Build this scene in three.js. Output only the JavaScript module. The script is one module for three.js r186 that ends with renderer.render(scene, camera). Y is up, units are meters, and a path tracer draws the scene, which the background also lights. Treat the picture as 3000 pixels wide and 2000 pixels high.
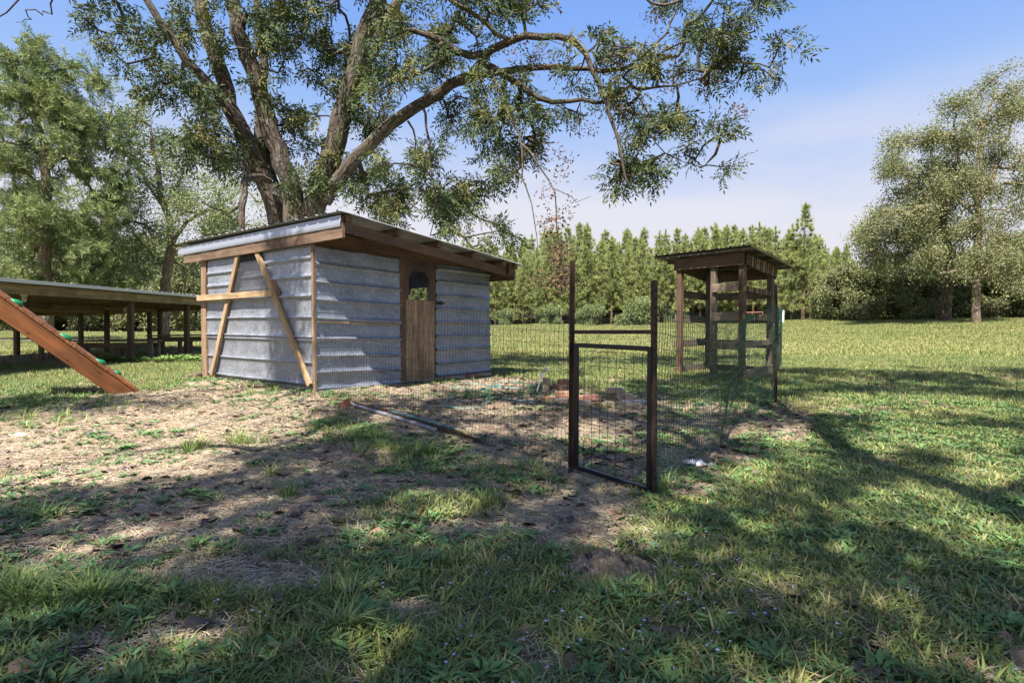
import * as THREE from 'three';
import { mergeGeometries } from 'three/addons/utils/BufferGeometryUtils.js';

// ---------------------------------------------------------------- camera, sky, sun, exposure
const V = (x, y, z) => new THREE.Vector3(x, y, z);
const scene = new THREE.Scene();
const FPX = 1664, PITCH = Math.atan(52 / FPX), EYE = V(0, 1.1, 0);
const camera = new THREE.PerspectiveCamera(2 * Math.atan(1000 / FPX) * 180 / Math.PI, 1.5, 0.05, 900);
camera.position.copy(EYE); camera.rotation.x = -PITCH;
scene.add(camera);
const renderer = new THREE.WebGLRenderer({ antialias: true });
renderer.toneMapping = THREE.LinearToneMapping;
renderer.toneMappingExposure = 2.95;
renderer.shadowMap.enabled = true;
const TOSUN = V(-0.386, 1.7, 0.969).normalize();
const sun = new THREE.DirectionalLight(new THREE.Color(1.0, 0.93, 0.83), 4.9);
sun.position.copy(TOSUN).multiplyScalar(60); sun.target.position.set(0, 0, -8); sun.position.add(sun.target.position);
sun.castShadow = true; sun.shadow.mapSize.set(4096, 4096);
Object.assign(sun.shadow.camera, { left: -40, right: 40, top: 40, bottom: -40, near: 1, far: 200 });
scene.add(sun, sun.target);

// ---------------------------------------------------------------- random numbers and noise
function rng(seed) { let a = seed >>> 0; return () => { a = (a + 0x6D2B79F5) | 0; let t = Math.imul(a ^ (a >>> 15), 1 | a); t = (t + Math.imul(t ^ (t >>> 7), 61 | t)) ^ t; return ((t ^ (t >>> 14)) >>> 0) / 4294967296; }; }
const hash2 = (x, y, s) => { let h = Math.imul(x | 0, 374761393) ^ Math.imul(y | 0, 668265263) ^ Math.imul(s | 0, 1274126177); h = Math.imul(h ^ (h >>> 13), 1274126177); return ((h ^ (h >>> 16)) >>> 0) / 4294967296; };
function noise2(x, y, s = 0, px = 0, py = 0) {
  const xi = Math.floor(x), yi = Math.floor(y); let fx = x - xi, fy = y - yi;
  fx = fx * fx * (3 - 2 * fx); fy = fy * fy * (3 - 2 * fy);
  const wx = (i) => px ? ((i % px) + px) % px : i, wy = (i) => py ? ((i % py) + py) % py : i;
  const a = hash2(wx(xi), wy(yi), s), b = hash2(wx(xi + 1), wy(yi), s), c = hash2(wx(xi), wy(yi + 1), s), d = hash2(wx(xi + 1), wy(yi + 1), s);
  return a + (b - a) * fx + (c - a) * fy + (a - b - c + d) * fx * fy;
}
function fbm(x, y, oct = 4, s = 0, px = 0, py = 0) { let v = 0, a = 0.5, n = 0; for (let i = 0; i < oct; i++) { v += a * noise2(x, y, s + i * 17, px, py); n += a; a *= 0.5; x *= 2; y *= 2; px *= 2; py *= 2; } return v / n; }
const clamp = (x, a = 0, b = 1) => Math.min(b, Math.max(a, x));
const sst = (a, b, x) => { const t = clamp((x - a) / (b - a)); return t * t * (3 - 2 * t); };
const lerp = (a, b, t) => a + (b - a) * t;

{ // the sky: pale lavender at the horizon, blue above, thin cloud low down
  const W = 1024, Hh = 512, d = new Float32Array(W * Hh * 4);
  const stops = [[0, .80, .81, .95], [8, .78, .80, .94], [14, .58, .69, .96], [20, .365, .56, .98], [27, .25, .455, .97], [35, .18, .38, .94], [55, .13, .28, .74], [90, .10, .22, .62]];
  const K = .97 / 2.95, gw = V(0, 0, 0);
  for (let j = 0; j < Hh; j++) for (let i = 0; i < W; i++) {
    const e = ((j + .5) / Hh - .5) * 180, az = (i + .5) / W;
    let c = [.80, .81, .95];
    for (let k = 0; k + 1 < stops.length; k++) if (e >= stops[k][0] && e <= stops[k + 1][0]) { const t = (e - stops[k][0]) / (stops[k + 1][0] - stops[k][0]); c = [1, 2, 3].map((q) => lerp(stops[k][q], stops[k + 1][q], t)); }
    const n = fbm(az * 24, e * .28, 5, 3, 24, 0), m = fbm(az * 8, e * .1 + 7, 4, 9, 8, 0);
    const cl = sst(.42, .75, n * .6 + m * .4 + .12 * sst(24, 8, e)) * sst(23, 11, e) * sst(-2, 4, e) * .85;
    c = c.map((x, q) => lerp(x, [.84, .84, .92][q], cl));
    const o = (j * W + i) * 4;
    const el = e * Math.PI / 180, a2 = (az - .5) * 2 * Math.PI, ang = gw.set(Math.cos(el) * Math.cos(a2), Math.sin(el), Math.cos(el) * Math.sin(a2)).angleTo(TOSUN) * 180 / Math.PI, gl = e > 0 ? Math.exp(-Math.pow(ang / 20, 1.2)) : 0;
    for (let q = 0; q < 3; q++) d[o + q] = (c[q] + [1.7, 1.65, 1.55][q] * gl) * K; d[o + 3] = 1;
  }
  const t = new THREE.DataTexture(d, W, Hh, THREE.RGBAFormat, THREE.FloatType);
  t.mapping = THREE.EquirectangularReflectionMapping; t.magFilter = t.minFilter = THREE.LinearFilter; t.wrapS = THREE.RepeatWrapping; t.needsUpdate = true;
  scene.background = t; scene.environment = t;
}

// ---------------------------------------------------------------- projection (photograph pixel of 3000 x 2000 and distance -> place) and terrain
const CP = Math.cos(PITCH), SP = Math.sin(PITCH);
function W(u, v, Z) { const k = (1000 - v) / FPX, d = Z / (CP + SP * k); return V((u - 1500) / FPX * d, EYE.y + (k * CP - SP) * d, -Z); }
function terrain(x, z) {
  const Z = -z;
  let h = .13 * sst(3.8, 7.5, Z) + .10 * Math.exp(-(((x + 3.4) / 2.6) ** 2 + ((Z - 8.6) / 2.6) ** 2));
  h += .72 * sst(10, 60, Z) * sst(-16, 2, x) + .75 * sst(16, 48, Z) * sst(8, 40, x);
  h += .06 * sst(8.2, 10, Z) * sst(1, 3, x);
  h += (fbm(x * .9, z * .9, 3, 41) - .5) * .05 + (fbm(x * 4, z * 4, 2, 42) - .5) * .016 * sst(16, 10, Z);
  h += (fbm(x * .12, z * .12, 2, 43) - .5) * .25 * sst(14, 30, Z);
  return h;
}
function G(u, v) { let lo = 1, hi = 120; const f = (Z) => { const p = W(u, v, Z); return p.y - terrain(p.x, p.z); }; let prev = lo; for (let Z = 1.05; Z < hi; Z *= 1.02) { if (f(Z) < 0) { let a = prev, b = Z; for (let i = 0; i < 30; i++) { const m = (a + b) / 2; if (f(m) < 0) b = m; else a = m; } return W(u, v, b); } prev = Z; } return W(u, v, hi); }
const onGround = (x, z, dy = 0) => V(x, terrain(x, z) + dy, z);
// an ellipse on the ground from one in the photograph
function patch(u, v, ru, rv, w = 1) { const p = G(u, v), Z = -p.z, dr = EYE.y - p.y; return { x: p.x, z: p.z, rx: ru / FPX * Z, rz: Math.min(rv * Z * Z / (FPX * dr), Z * .5), w, sh: p.x / Z }; }
function inPatch(P, x, z) { const dz = z - P.z, dx = (x - P.x) + P.sh * dz; return Math.exp(-((dx / P.rx) ** 2 + (dz / P.rz) ** 2) * 1.1) * P.w; }

// ---------------------------------------------------------------- textures
function tex(w, h, fn, srgb, ru = 1, rv = 1) {
  const d = new Uint8Array(w * h * 4);
  for (let j = 0; j < h; j++) for (let i = 0; i < w; i++) { const c = fn(i / w, j / h, i, j), o = (j * w + i) * 4; if (typeof c === 'number') { d[o] = d[o + 1] = d[o + 2] = clamp(c) * 255; } else for (let q = 0; q < 3; q++) d[o + q] = clamp(c[q]) * 255; d[o + 3] = 255; }
  const t = new THREE.DataTexture(d, w, h, THREE.RGBAFormat, THREE.UnsignedByteType);
  t.wrapS = t.wrapT = THREE.RepeatWrapping; t.magFilter = THREE.LinearFilter; t.minFilter = THREE.LinearFilter; t.repeat.set(ru, rv);
  if (srgb) t.colorSpace = THREE.SRGBColorSpace; t.needsUpdate = true; return t;
}
const grainH = (u, v) => { const w = fbm(u * 6, v * 3, 3, 5, 6, 3); const a = noise2(u * 90 + w * 9, v * 4, 11, 0, 4), b = noise2(u * 220 + w * 14, v * 10, 12, 0, 10), c = fbm(u * 24 + w * 12, v * 2, 3, 13, 0, 2); return a * .3 + b * .3 + c * .4; };
const woodMap = tex(512, 1024, (u, v) => { let g = .55 + grainH(u, v) * .45 + (fbm(u * 5, v * 8, 4, 77, 5, 8) - .5) * .3; const kx = (u * 5) % 1 - .5 - (hash2(Math.floor(u * 5), 3, 9) - .5) * .4, ky = (v * 4 + hash2(Math.floor(u * 5), 1, 2)) % 1 - .5; const r = Math.hypot(kx * .6, ky * .9); if (hash2(Math.floor(u * 5), Math.floor(v * 4 + hash2(Math.floor(u * 5), 1, 2)) % 4, 8) < .5) g *= lerp(.45, 1, sst(.02, .06, r)); return [g, g * .97, g * .93]; }, true, 2, .5);
const woodBump = tex(512, 1024, (u, v) => grainH(u, v), false, 2, .5);
const stripeMap = tex(256, 1024, (u, v) => { let g = .62 + grainH(u, v) * .4; const x = v * 26 + (fbm(u * 6, v * 30, 3, 47, 6, 30) - .5) * .5, k = Math.floor(x), w = .16 + hash2(k % 26, 2, 3) * .34, e = Math.abs((x - k) - .5 - (hash2(k % 26, 5, 6) - .5) * .4); g *= lerp(.32, 1, sst(w * .6, w, e + (fbm(u * 10, v * 60, 3, 48, 10, 60) - .5) * .15)); return [g, g * .93, g * .84]; }, true, 2, .5);  // wood grain with dark stripes of varying width across the board
const galvMap = tex(1024, 1024, (u, v) => { const s = fbm(u * 60, v * 60, 3, 21, 60, 60), m = fbm(u * 8, v * 8, 5, 22, 8, 8), d = fbm(u * 5, v * 20, 4, 24, 5, 20), sc = sst(.68, .8, fbm(u * 12, v * 40, 4, 25, 12, 40)); const g = .78 + (s - .5) * .22 + (m - .5) * .13 - sst(.62, .8, d) * .05 + sc * .10; return [g, g * 1.0, g * 1.01]; }, true, .8, .8);
const galvRough = tex(512, 512, (u, v) => .34 + fbm(u * 10, v * 10, 4, 23, 10, 10) * .36, false, .8, .8);
const denBump = tex(512, 512, (u, v) => fbm(u * 6, v * 6, 4, 28, 6, 6), false, .9, .9);
const barkH = (u, v) => { const w = fbm(u * 8, v * 8, 3, 31, 8, 8); const r = Math.abs(noise2(u * 26 + w * 3, v * 9 + w * 2, 32, 26, 9) - .5) * 2; return sst(.02, .5, r) * .6 + fbm(u * 30, v * 30, 3, 33, 30, 30) * .4; };
const barkMap = tex(512, 1024, (u, v) => { const h = barkH(u, v), l = sst(.56, .66, fbm(u * 10, v * 14, 5, 35, 10, 14)) * sst(.45, .6, fbm(u * 60, v * 80, 2, 36, 60, 80)), mo = sst(.55, .7, fbm(u * 4, v * 5, 4, 37, 4, 5)); let c = [.30 + h * .28, .26 + h * .25, .22 + h * .21]; c = c.map((x, q) => lerp(x, [.70, .72, .70][q], l * .85)); return c.map((x, q) => lerp(x, x * [.85, .95, .7][q], mo)); }, true, 1, .5);
const barkBump = tex(512, 1024, (u, v) => barkH(u, v), false, 1, .5);
const rustMap = tex(512, 512, (u, v) => { const n = fbm(u * 10, v * 10, 5, 51, 10, 10), m = fbm(u * 40, v * 40, 3, 52, 40, 40); return [.50 + n * .26 + m * .16, .42 + n * .18 + m * .14, .39 + n * .13 + m * .12].map((x) => x * 1.1); }, true, 2, 2);
const grainMap = tex(1024, 1024, (u, v) => { const a = fbm(u * 90, v * 90, 4, 61, 90, 90), b = fbm(u * 14, v * 14, 4, 62, 14, 14), s = sst(.6, .75, noise2(u * 260, v * 60, 63, 260, 60)) + sst(.62, .75, noise2(u * 70, v * 240, 64, 70, 240)), k = sst(.66, .75, fbm(u * 40, v * 40, 2, 65, 40, 40)); let g = .56 + a * .42 + (b - .5) * .35 + s * .13 - k * .34; return [g, g * .985, g * .96]; }, true, .5, .5);
const grainBump = tex(1024, 1024, (u, v) => { const a = fbm(u * 70, v * 70, 5, 61, 70, 70), s = Math.max(sst(.6, .75, noise2(u * 260, v * 60, 63, 260, 60)), sst(.62, .75, noise2(u * 70, v * 240, 64, 70, 240))); return a * .7 + s * .3; }, false, .5, .5);
const brickMap = tex(256, 256, (u, v) => { const n = fbm(u * 30, v * 30, 4, 71, 30, 30), m = fbm(u * 5, v * 5, 3, 72, 5, 5); const g = .6 + n * .35 + (m - .5) * .4; return [g, g, g]; }, true, 4, 4);

// ---------------------------------------------------------------- materials
const lin = (r, g, b) => new THREE.Color().setRGB(r, g, b);
const std = (o) => new THREE.MeshStandardMaterial(o);
const phys = (o) => new THREE.MeshPhysicalMaterial({ side: THREE.DoubleSide, ...o });
const wood = (r, g, b, rough = .85) => std({ color: lin(r, g, b), map: woodMap, bumpMap: woodBump, bumpScale: .004, roughness: rough });
const galv = (r, g, b, metal = .35, k = {}) => std({ color: lin(r, g, b), map: galvMap, roughnessMap: galvRough, roughness: 1, metalness: metal, bumpMap: denBump, bumpScale: .012, side: THREE.DoubleSide, ...k });
const leafMat = (tr = .35) => phys({ color: 0xffffff, vertexColors: true, roughness: .75, transmission: tr, thickness: 0, specularIntensity: .5 });
const M = {
  pineNew: wood(.57, .41, .25), pineBrown: wood(.215, .135, .085), pineRed: wood(.215, .145, .10), greyWood: wood(.30, .245, .185), oldWood: wood(.20, .165, .13), darkWood: wood(.105, .066, .045), doorWood: wood(.47, .35, .225), doorWood2: wood(.36, .25, .155), trim: wood(.38, .26, .17),
  pav: wood(.36, .29, .155), pavPost: wood(.16, .105, .07), stain: wood(.27, .095, .02, .6), stain2: wood(.34, .125, .026, .6), stand: wood(.17, .105, .068), stripedWood: std({ color: lin(.42, .33, .19), map: stripeMap, bumpMap: woodBump, bumpScale: .003, roughness: .9 }),
  galvLeft: galv(.47, .50, .555, .5), galvFront: galv(.43, .475, .56, .55), galvRoof: galv(.58, .60, .62), galvPav: galv(.62, .65, .68), tinOld: galv(.30, .30, .24, .2),
  flash: std({ color: lin(.34, .36, .41), metalness: .5, roughness: .38, bumpMap: denBump, bumpScale: .006, side: THREE.DoubleSide }),
  rust: std({ color: lin(.30, .24, .21), map: rustMap, roughness: .8, metalness: .3 }), rustDark: std({ color: lin(.085, .074, .069), map: rustMap, roughness: .7, metalness: .3 }), rustRed: std({ color: lin(.20, .105, .07), map: rustMap, roughness: .9 }),
  blackSteel: std({ color: lin(.016, .016, .02), roughness: .35, metalness: .4 }), bluePaint: std({ color: lin(.16, .25, .25), map: brickMap, roughness: .7 }), tanPaint: std({ color: lin(.45, .33, .17), map: brickMap, roughness: .8 }), greyPipe: std({ color: lin(.34, .33, .36), map: brickMap, roughness: .6, metalness: .3 }),
  wire: std({ color: lin(.035, .04, .04), roughness: .6, metalness: .3 }), wireGreen: std({ color: lin(.012, .06, .035), roughness: .5 }), wireGalv: std({ color: lin(.45, .46, .48), roughness: .5, metalness: .6 }), cloth: std({ color: lin(.10, .10, .12), roughness: .6, metalness: .4 }),
  black: std({ color: lin(.012, .012, .014), roughness: .5 }), white: std({ color: lin(.72, .72, .70), roughness: .5 }), hose: std({ color: lin(.10, .205, .175), roughness: .45 }), brass: std({ color: lin(.5, .42, .3), metalness: .6, roughness: .45 }),
  holdGreen: std({ color: lin(.006, .15, .06), roughness: .5 }), bark: std({ color: lin(.34, .335, .33), map: barkMap, bumpMap: barkBump, bumpScale: .02, roughness: .92 }), barkPale: std({ color: lin(.95, .9, .84), map: barkMap, bumpMap: barkBump, bumpScale: .01, roughness: .92 }), barkPine: std({ color: lin(.62, .46, .37), map: barkMap, bumpMap: barkBump, bumpScale: .01, roughness: .95 }),
  brickRed: std({ color: lin(.42, .21, .155), map: brickMap, bumpMap: brickMap, bumpScale: .003, roughness: .95 }), brickOrange: std({ color: lin(.50, .27, .17), map: brickMap, bumpMap: brickMap, bumpScale: .003, roughness: .95 }), brickGrey: std({ color: lin(.42, .33, .27), map: brickMap, bumpMap: brickMap, bumpScale: .003, roughness: .95 }), brickTan: std({ color: lin(.58, .46, .30), map: brickMap, bumpMap: brickMap, bumpScale: .003, roughness: .95 }),
  concrete: std({ color: lin(.50, .46, .40), map: brickMap, bumpMap: brickMap, bumpScale: .004, roughness: .95 }), soil: std({ color: lin(.37, .285, .215), map: grainMap, bumpMap: grainBump, bumpScale: .02, roughness: 1 }), gravel: std({ color: lin(.60, .54, .46), map: grainMap, roughness: 1 }),
  leaf: leafMat(.35), leafDark: leafMat(.22), needle: leafMat(.35), leafThin: leafMat(.45), dead: phys({ color: 0xffffff, vertexColors: true, roughness: .95 }), gateRed: std({ color: lin(.42, .15, .11), roughness: .6 }), silver: std({ color: lin(.62, .64, .68), metalness: .6, roughness: .35 }), lens: std({ color: lin(.6, .6, .55), roughness: .3 }),
};

// ---------------------------------------------------------------- mesh building
class MB {
  constructor() { this.p = []; this.t = []; this.c = []; this.i = []; this.hasC = false; }
  get n() { return this.p.length / 3; }
  v(x, y, z, u = 0, w = 0) { this.p.push(x, y, z); this.t.push(u, w); return this.n - 1; }
  tri(a, b, c) { this.i.push(a, b, c); }
  quad(a, b, c, d) { this.i.push(a, b, c, a, c, d); }
  geo(smooth = false) {
    let g = new THREE.BufferGeometry();
    g.setAttribute('position', new THREE.Float32BufferAttribute(this.p, 3)); g.setAttribute('uv', new THREE.Float32BufferAttribute(this.t, 2));
    if (this.c.length) g.setAttribute('color', new THREE.Float32BufferAttribute(this.c, 3));
    g.setIndex(this.i); if (!smooth) g = g.toNonIndexed(); g.computeVertexNormals(); return g;
  }
}
let wr = rng(5);
// a board or bar with chamfered long edges; w across `side`, t across the third direction
function beam(p0, p1, w, t, side, c = .004, segs = 1, warp = 0) {
  const b = new MB(), a = p1.clone().sub(p0), L = a.length(); a.normalize();
  const s = side.clone().addScaledVector(a, -side.dot(a)).normalize(), n = a.clone().cross(s);
  const hw = w / 2, ht = t / 2; c = Math.min(c, hw * .6, ht * .6);
  const prof = [[-hw + c, -ht], [hw - c, -ht], [hw, -ht + c], [hw, ht - c], [hw - c, ht], [-hw + c, ht], [-hw, ht - c], [-hw, -ht + c]];
  const u0 = wr() * 3, v0 = wr() * 3, per = [0]; for (let k = 0; k < 8; k++) { const q = prof[(k + 1) % 8], r = prof[k]; per.push(per[k] + Math.hypot(q[0] - r[0], q[1] - r[1])); }
  const wx = (wr() - .5) * warp, wy = (wr() - .5) * warp;
  const ring = (k) => { const f = k / segs, o = p0.clone().addScaledVector(a, f * L).addScaledVector(s, Math.sin(f * Math.PI) * wx).addScaledVector(n, Math.sin(f * Math.PI) * wy); const out = []; for (let q = 0; q <= 8; q++) { const r = prof[q % 8], P = o.clone().addScaledVector(s, r[0]).addScaledVector(n, r[1]); out.push(b.v(P.x, P.y, P.z, u0 + per[q], v0 + f * L)); } return out; };
  let prev = ring(0); const first = prev; for (let k = 1; k <= segs; k++) { const cur = ring(k); for (let q = 0; q < 8; q++) b.quad(prev[q], prev[q + 1], cur[q + 1], cur[q]); prev = cur; }
  for (const [r, fl] of [[first, 1], [prev, 0]]) { const e = []; for (let q = 0; q < 8; q++) e.push(b.v(b.p[r[q] * 3], b.p[r[q] * 3 + 1], b.p[r[q] * 3 + 2], u0 + prof[q][0], v0 + prof[q][1] * .3)); for (let q = 1; q < 7; q++) fl ? b.tri(e[0], e[q + 1], e[q]) : b.tri(e[0], e[q], e[q + 1]); }
  return b.geo();
}
// a tube through points with a radius at each, added to builder b
function tube(b, pts, rad, sides, cap = true, col = null) {
  let t0 = pts[1].clone().sub(pts[0]).normalize(), nn = Math.abs(t0.y) < .9 ? V(0, 1, 0) : V(1, 0, 0); nn.addScaledVector(t0, -nn.dot(t0)).normalize();
  let len = 0, prev = null; const uo = wr() * 5, vo = wr() * 5;
  for (let k = 0; k < pts.length; k++) {
    const tg = (k === 0 ? pts[1].clone().sub(pts[0]) : k === pts.length - 1 ? pts[k].clone().sub(pts[k - 1]) : pts[k + 1].clone().sub(pts[k - 1])).normalize();
    nn.addScaledVector(tg, -nn.dot(tg)).normalize(); const bn = tg.clone().cross(nn);
    if (k) len += pts[k].distanceTo(pts[k - 1]);
    const r = typeof rad === 'number' ? rad : rad[k], cur = [], rmax = typeof rad === 'number' ? rad : Math.max(rad[0], .03), around = Math.max(1, Math.round(2 * Math.PI * rmax));
    for (let q = 0; q <= sides; q++) { const th = q / sides * Math.PI * 2, cx = Math.cos(th) * r, sy = Math.sin(th) * r; cur.push(b.v(pts[k].x + nn.x * cx + bn.x * sy, pts[k].y + nn.y * cx + bn.y * sy, pts[k].z + nn.z * cx + bn.z * sy, uo + q / sides * (rmax > .12 ? around : 2 * Math.PI * rmax), vo + len)); if (col) b.c.push(...col); }
    if (prev) for (let q = 0; q < sides; q++) b.quad(prev[q], prev[q + 1], cur[q + 1], cur[q]);
    if (cap && (k === 0 || k === pts.length - 1)) for (let q = 1; q + 1 < sides; q++) k === 0 ? b.tri(cur[0], cur[q + 1], cur[q]) : b.tri(cur[0], cur[q], cur[q + 1]);
    prev = cur;
  }
}
const tubeGeo = (pts, r, sides = 8) => { const b = new MB(); tube(b, pts, r, sides); return b.geo(true); };
const curve = (pts, n) => new THREE.CatmullRomCurve3(pts, false, 'centripetal').getPoints(n);
// things
const used = {};
const numbered = (n) => { const k = used[n] = (used[n] ?? -1) + 1; return k ? n + '_' + String(k).padStart(3, '0') : n; };
function tag(o, label, category, group, kind) { o.userData = { ...(label && { label }), ...(category && { category }), ...(group && { group }), ...(kind && { kind }) }; return o; }
function thing(name, label, category, base, group) { const o = new THREE.Group(); o.name = numbered(name); o.position.copy(base); tag(o, label, category, group); scene.add(o); return o; }
function rootOf(o) { while (o.parent && o.parent !== scene) o = o.parent; return o; }
function part(parent, name, geo, mat, label, kind) {                       // geometry in world places, under a thing (or under one of its parts)
  const g = Array.isArray(geo) ? (geo.length > 1 ? mergeGeometries(geo.map((q) => (q.index ? q.toNonIndexed() : q))) : geo[0]) : geo, r = rootOf(parent).position;
  g.translate(-r.x, -r.y, -r.z); const m = new THREE.Mesh(g, mat); m.name = name; m.castShadow = m.receiveShadow = true; parent.add(m); if (label || kind) tag(m, label, null, null, kind); return m;
}
function single(name, geo, mat, label, category, base, group, kind) { geo.translate(-base.x, -base.y, -base.z); const m = new THREE.Mesh(geo, mat); m.name = numbered(name); m.position.copy(base); m.castShadow = m.receiveShadow = true; tag(m, label, category, group, kind); scene.add(m); return m; }
function copyOf(t, name, pos, rot, sc, label, group) { const c = t.clone(); c.name = numbered(name); c.userData = { ...t.userData, ...(label && { label }), ...(group && { group }) }; c.position.copy(pos); c.rotation.y = rot; c.scale.set(sc, sc, sc); scene.add(c); return c; }

// ---------------------------------------------------------------- ground
const dirtP = [[120, 1290, 330, 100], [420, 1240, 360, 80], [760, 1190, 300, 50], [760, 1300, 330, 90], [330, 1440, 380, 60], [620, 1500, 380, 60], [250, 1640, 250, 45], [1000, 1420, 260, 60], [1250, 1210, 320, 60], [1580, 1200, 250, 70], [1500, 1300, 220, 60], [1800, 1250, 250, 60], [1800, 1380, 200, 50], [2050, 1330, 170, 60], [2150, 1230, 170, 40], [2300, 1250, 90, 40], [1650, 1540, 210, 50], [1350, 1560, 120, 30], [1100, 1130, 300, 30], [650, 1130, 160, 25], [1450, 1130, 140, 22], [1980, 1430, 170, 35], [560, 1850, 160, 50], [300, 1900, 160, 50], [1180, 1790, 120, 40], [820, 1700, 150, 40], [1560, 1960, 100, 30], [1900, 1180, 160, 30]].map((a) => patch(...a));
dirtP.push(...[[300, 1560, 420, 60], [800, 1560, 300, 50], [560, 1400, 500, 80], [1000, 1330, 200, 40], [1180, 1420, 200, 40], [1450, 1240, 200, 40], [650, 1680, 260, 40], [1700, 1480, 180, 30]].map((a) => patch(...a)));
const lushP = [[60, 1760, 150, 60], [1100, 1290, 160, 30], [1300, 1480, 120, 30], [1450, 1700, 320, 90], [1250, 1900, 350, 100], [2200, 1850, 700, 200], [2500, 1500, 500, 200], [1900, 1220, 120, 25], [2200, 1170, 150, 25], [1020, 1260, 120, 25], [1180, 1330, 160, 20], [2020, 1170, 130, 18]].map((a) => patch(...a));
const pavDirt = patch(200, 1056, 330, 14);
function grassiness(x, z) {
  const Z = -z; let d = 0; for (const P of dirtP) d = Math.max(d, inPatch(P, x, z)); let l = 0; for (const P of lushP) l = Math.max(l, inPatch(P, x, z));
  const n = fbm(x * 1.4, z * 1.4, 4, 91), m = fbm(x * 5, z * 5, 3, 92);
  let g = .86 - d * 1.25 + l * .5 + (n - .5) * .9 + (m - .5) * .85;
  if (Z > 14) g = Math.max(g, .8 + (n - .5) * .3);
  g -= inPatch(pavDirt, x, z) * 1.4;
  return clamp(g);
}
{
  const lines = (fine, step, grow, lim) => { const a = []; let x = 0, s = step; while (x < lim) { a.push(x); x += s; if (x > fine) s *= grow; } a.push(lim); return a; };
  const px = lines(5, .045, 1.045, 420), xs = [...px.slice(1).map((x) => -x).reverse(), ...px], zs = [...lines(3, .3, 1.4, 60).slice(1).map((z) => z).reverse(), 0, ...lines(10, .045, 1.04, 420).slice(1).map((z) => -z)];
  const nx = xs.length, nz = zs.length, pos = new Float32Array(nx * nz * 3), uv = new Float32Array(nx * nz * 2), col = new Float32Array(nx * nz * 3), idx = [];
  for (let j = 0; j < nz; j++) for (let i = 0; i < nx; i++) {
    const x = xs[i], z = zs[j], o = j * nx + i, Z = -z, g = grassiness(x, z);
    pos.set([x, terrain(x, z), z], o * 3); uv.set([x + .3 * Math.sin(z * .7), z + .3 * Math.sin(x * .9)], o * 2);
    const n = fbm(x * .8, z * .8, 4, 93), f = fbm(x * 9, z * 9, 3, 94), st = sst(.5, .62, fbm(x * 2.2 + 9, z * 2.2, 4, 95));
    let c = [lerp(.32, .48, n), lerp(.25, .385, n), lerp(.185, .29, n)];
    c = c.map((q, k) => lerp(q, [.27, .20, .145][k], st * .55)); c = c.map((q) => q * (.78 + f * .44));
    const gr = [.215, .225, .09].map((q, k) => q * (.75 + n * .5) + (k === 0 ? (f - .5) * .06 : 0));
    c = c.map((q, k) => lerp(q, gr[k], sst(.35, .8, g)));
    col.set(c, o * 3);
    if (i + 1 < nx && j + 1 < nz) idx.push(o, o + 1, o + nx + 1, o, o + nx + 1, o + nx);
  }
  const g = new THREE.BufferGeometry(); g.setAttribute('position', new THREE.BufferAttribute(pos, 3)); g.setAttribute('uv', new THREE.BufferAttribute(uv, 2)); g.setAttribute('color', new THREE.BufferAttribute(col, 3)); g.setIndex(idx); g.computeVertexNormals();
  const m = new THREE.Mesh(g, std({ color: 0xffffff, vertexColors: true, map: grainMap, bumpMap: grainBump, bumpScale: .012, roughness: 1, side: THREE.DoubleSide })); m.name = 'ground'; m.receiveShadow = true; tag(m, 'sandy yard running into a mown grass field', null, null, 'structure'); scene.add(m);
}
{ // pale gravel driveway beyond the pavilion
  const b = new MB(); for (let k = 0; k <= 60; k++) { const x = -75 + k * 1.05, zc = -34 - (x + 12) * .08 - Math.max(0, x + 30) * .15; for (const [w, q] of [[-1.7, 0], [0, 1], [1.7, 2]]) { const z = zc + w; b.v(x, terrain(x, z) + .05 + (q === 1 ? .03 : 0), z, x, z); } if (k) for (const q of [0, 1]) { const o = (k - 1) * 3 + q; b.quad(o, o + 1, o + 4, o + 3); } }
  single('driveway', b.geo(true), M.gravel, 'pale gravel driveway crossing the grass beyond the pavilion', null, V(0, 0, 0), null, 'structure');
}

// ---------------------------------------------------------------- chicken coop
const A = V(-2.566, 0, -7.4), TD = V(.6215, 0, -.7834), OD = V(.7834, 0, .6215), LD = OD.clone().negate();
const fw = (t, y, n = 0) => A.clone().addScaledVector(TD, t).addScaledVector(OD, n).setY(y);   // front wall: along, height, out
const lw = (s, y, n = 0) => A.clone().addScaledVector(LD, s).addScaledVector(TD, -n).setY(y);  // left wall
const bw = (t, y, n = 0) => fw(t, y, -3.14 - n), rw = (s, y, n = 0) => fw(3.48 + n, y, -s);
const UP = V(0, 1, 0);
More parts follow.
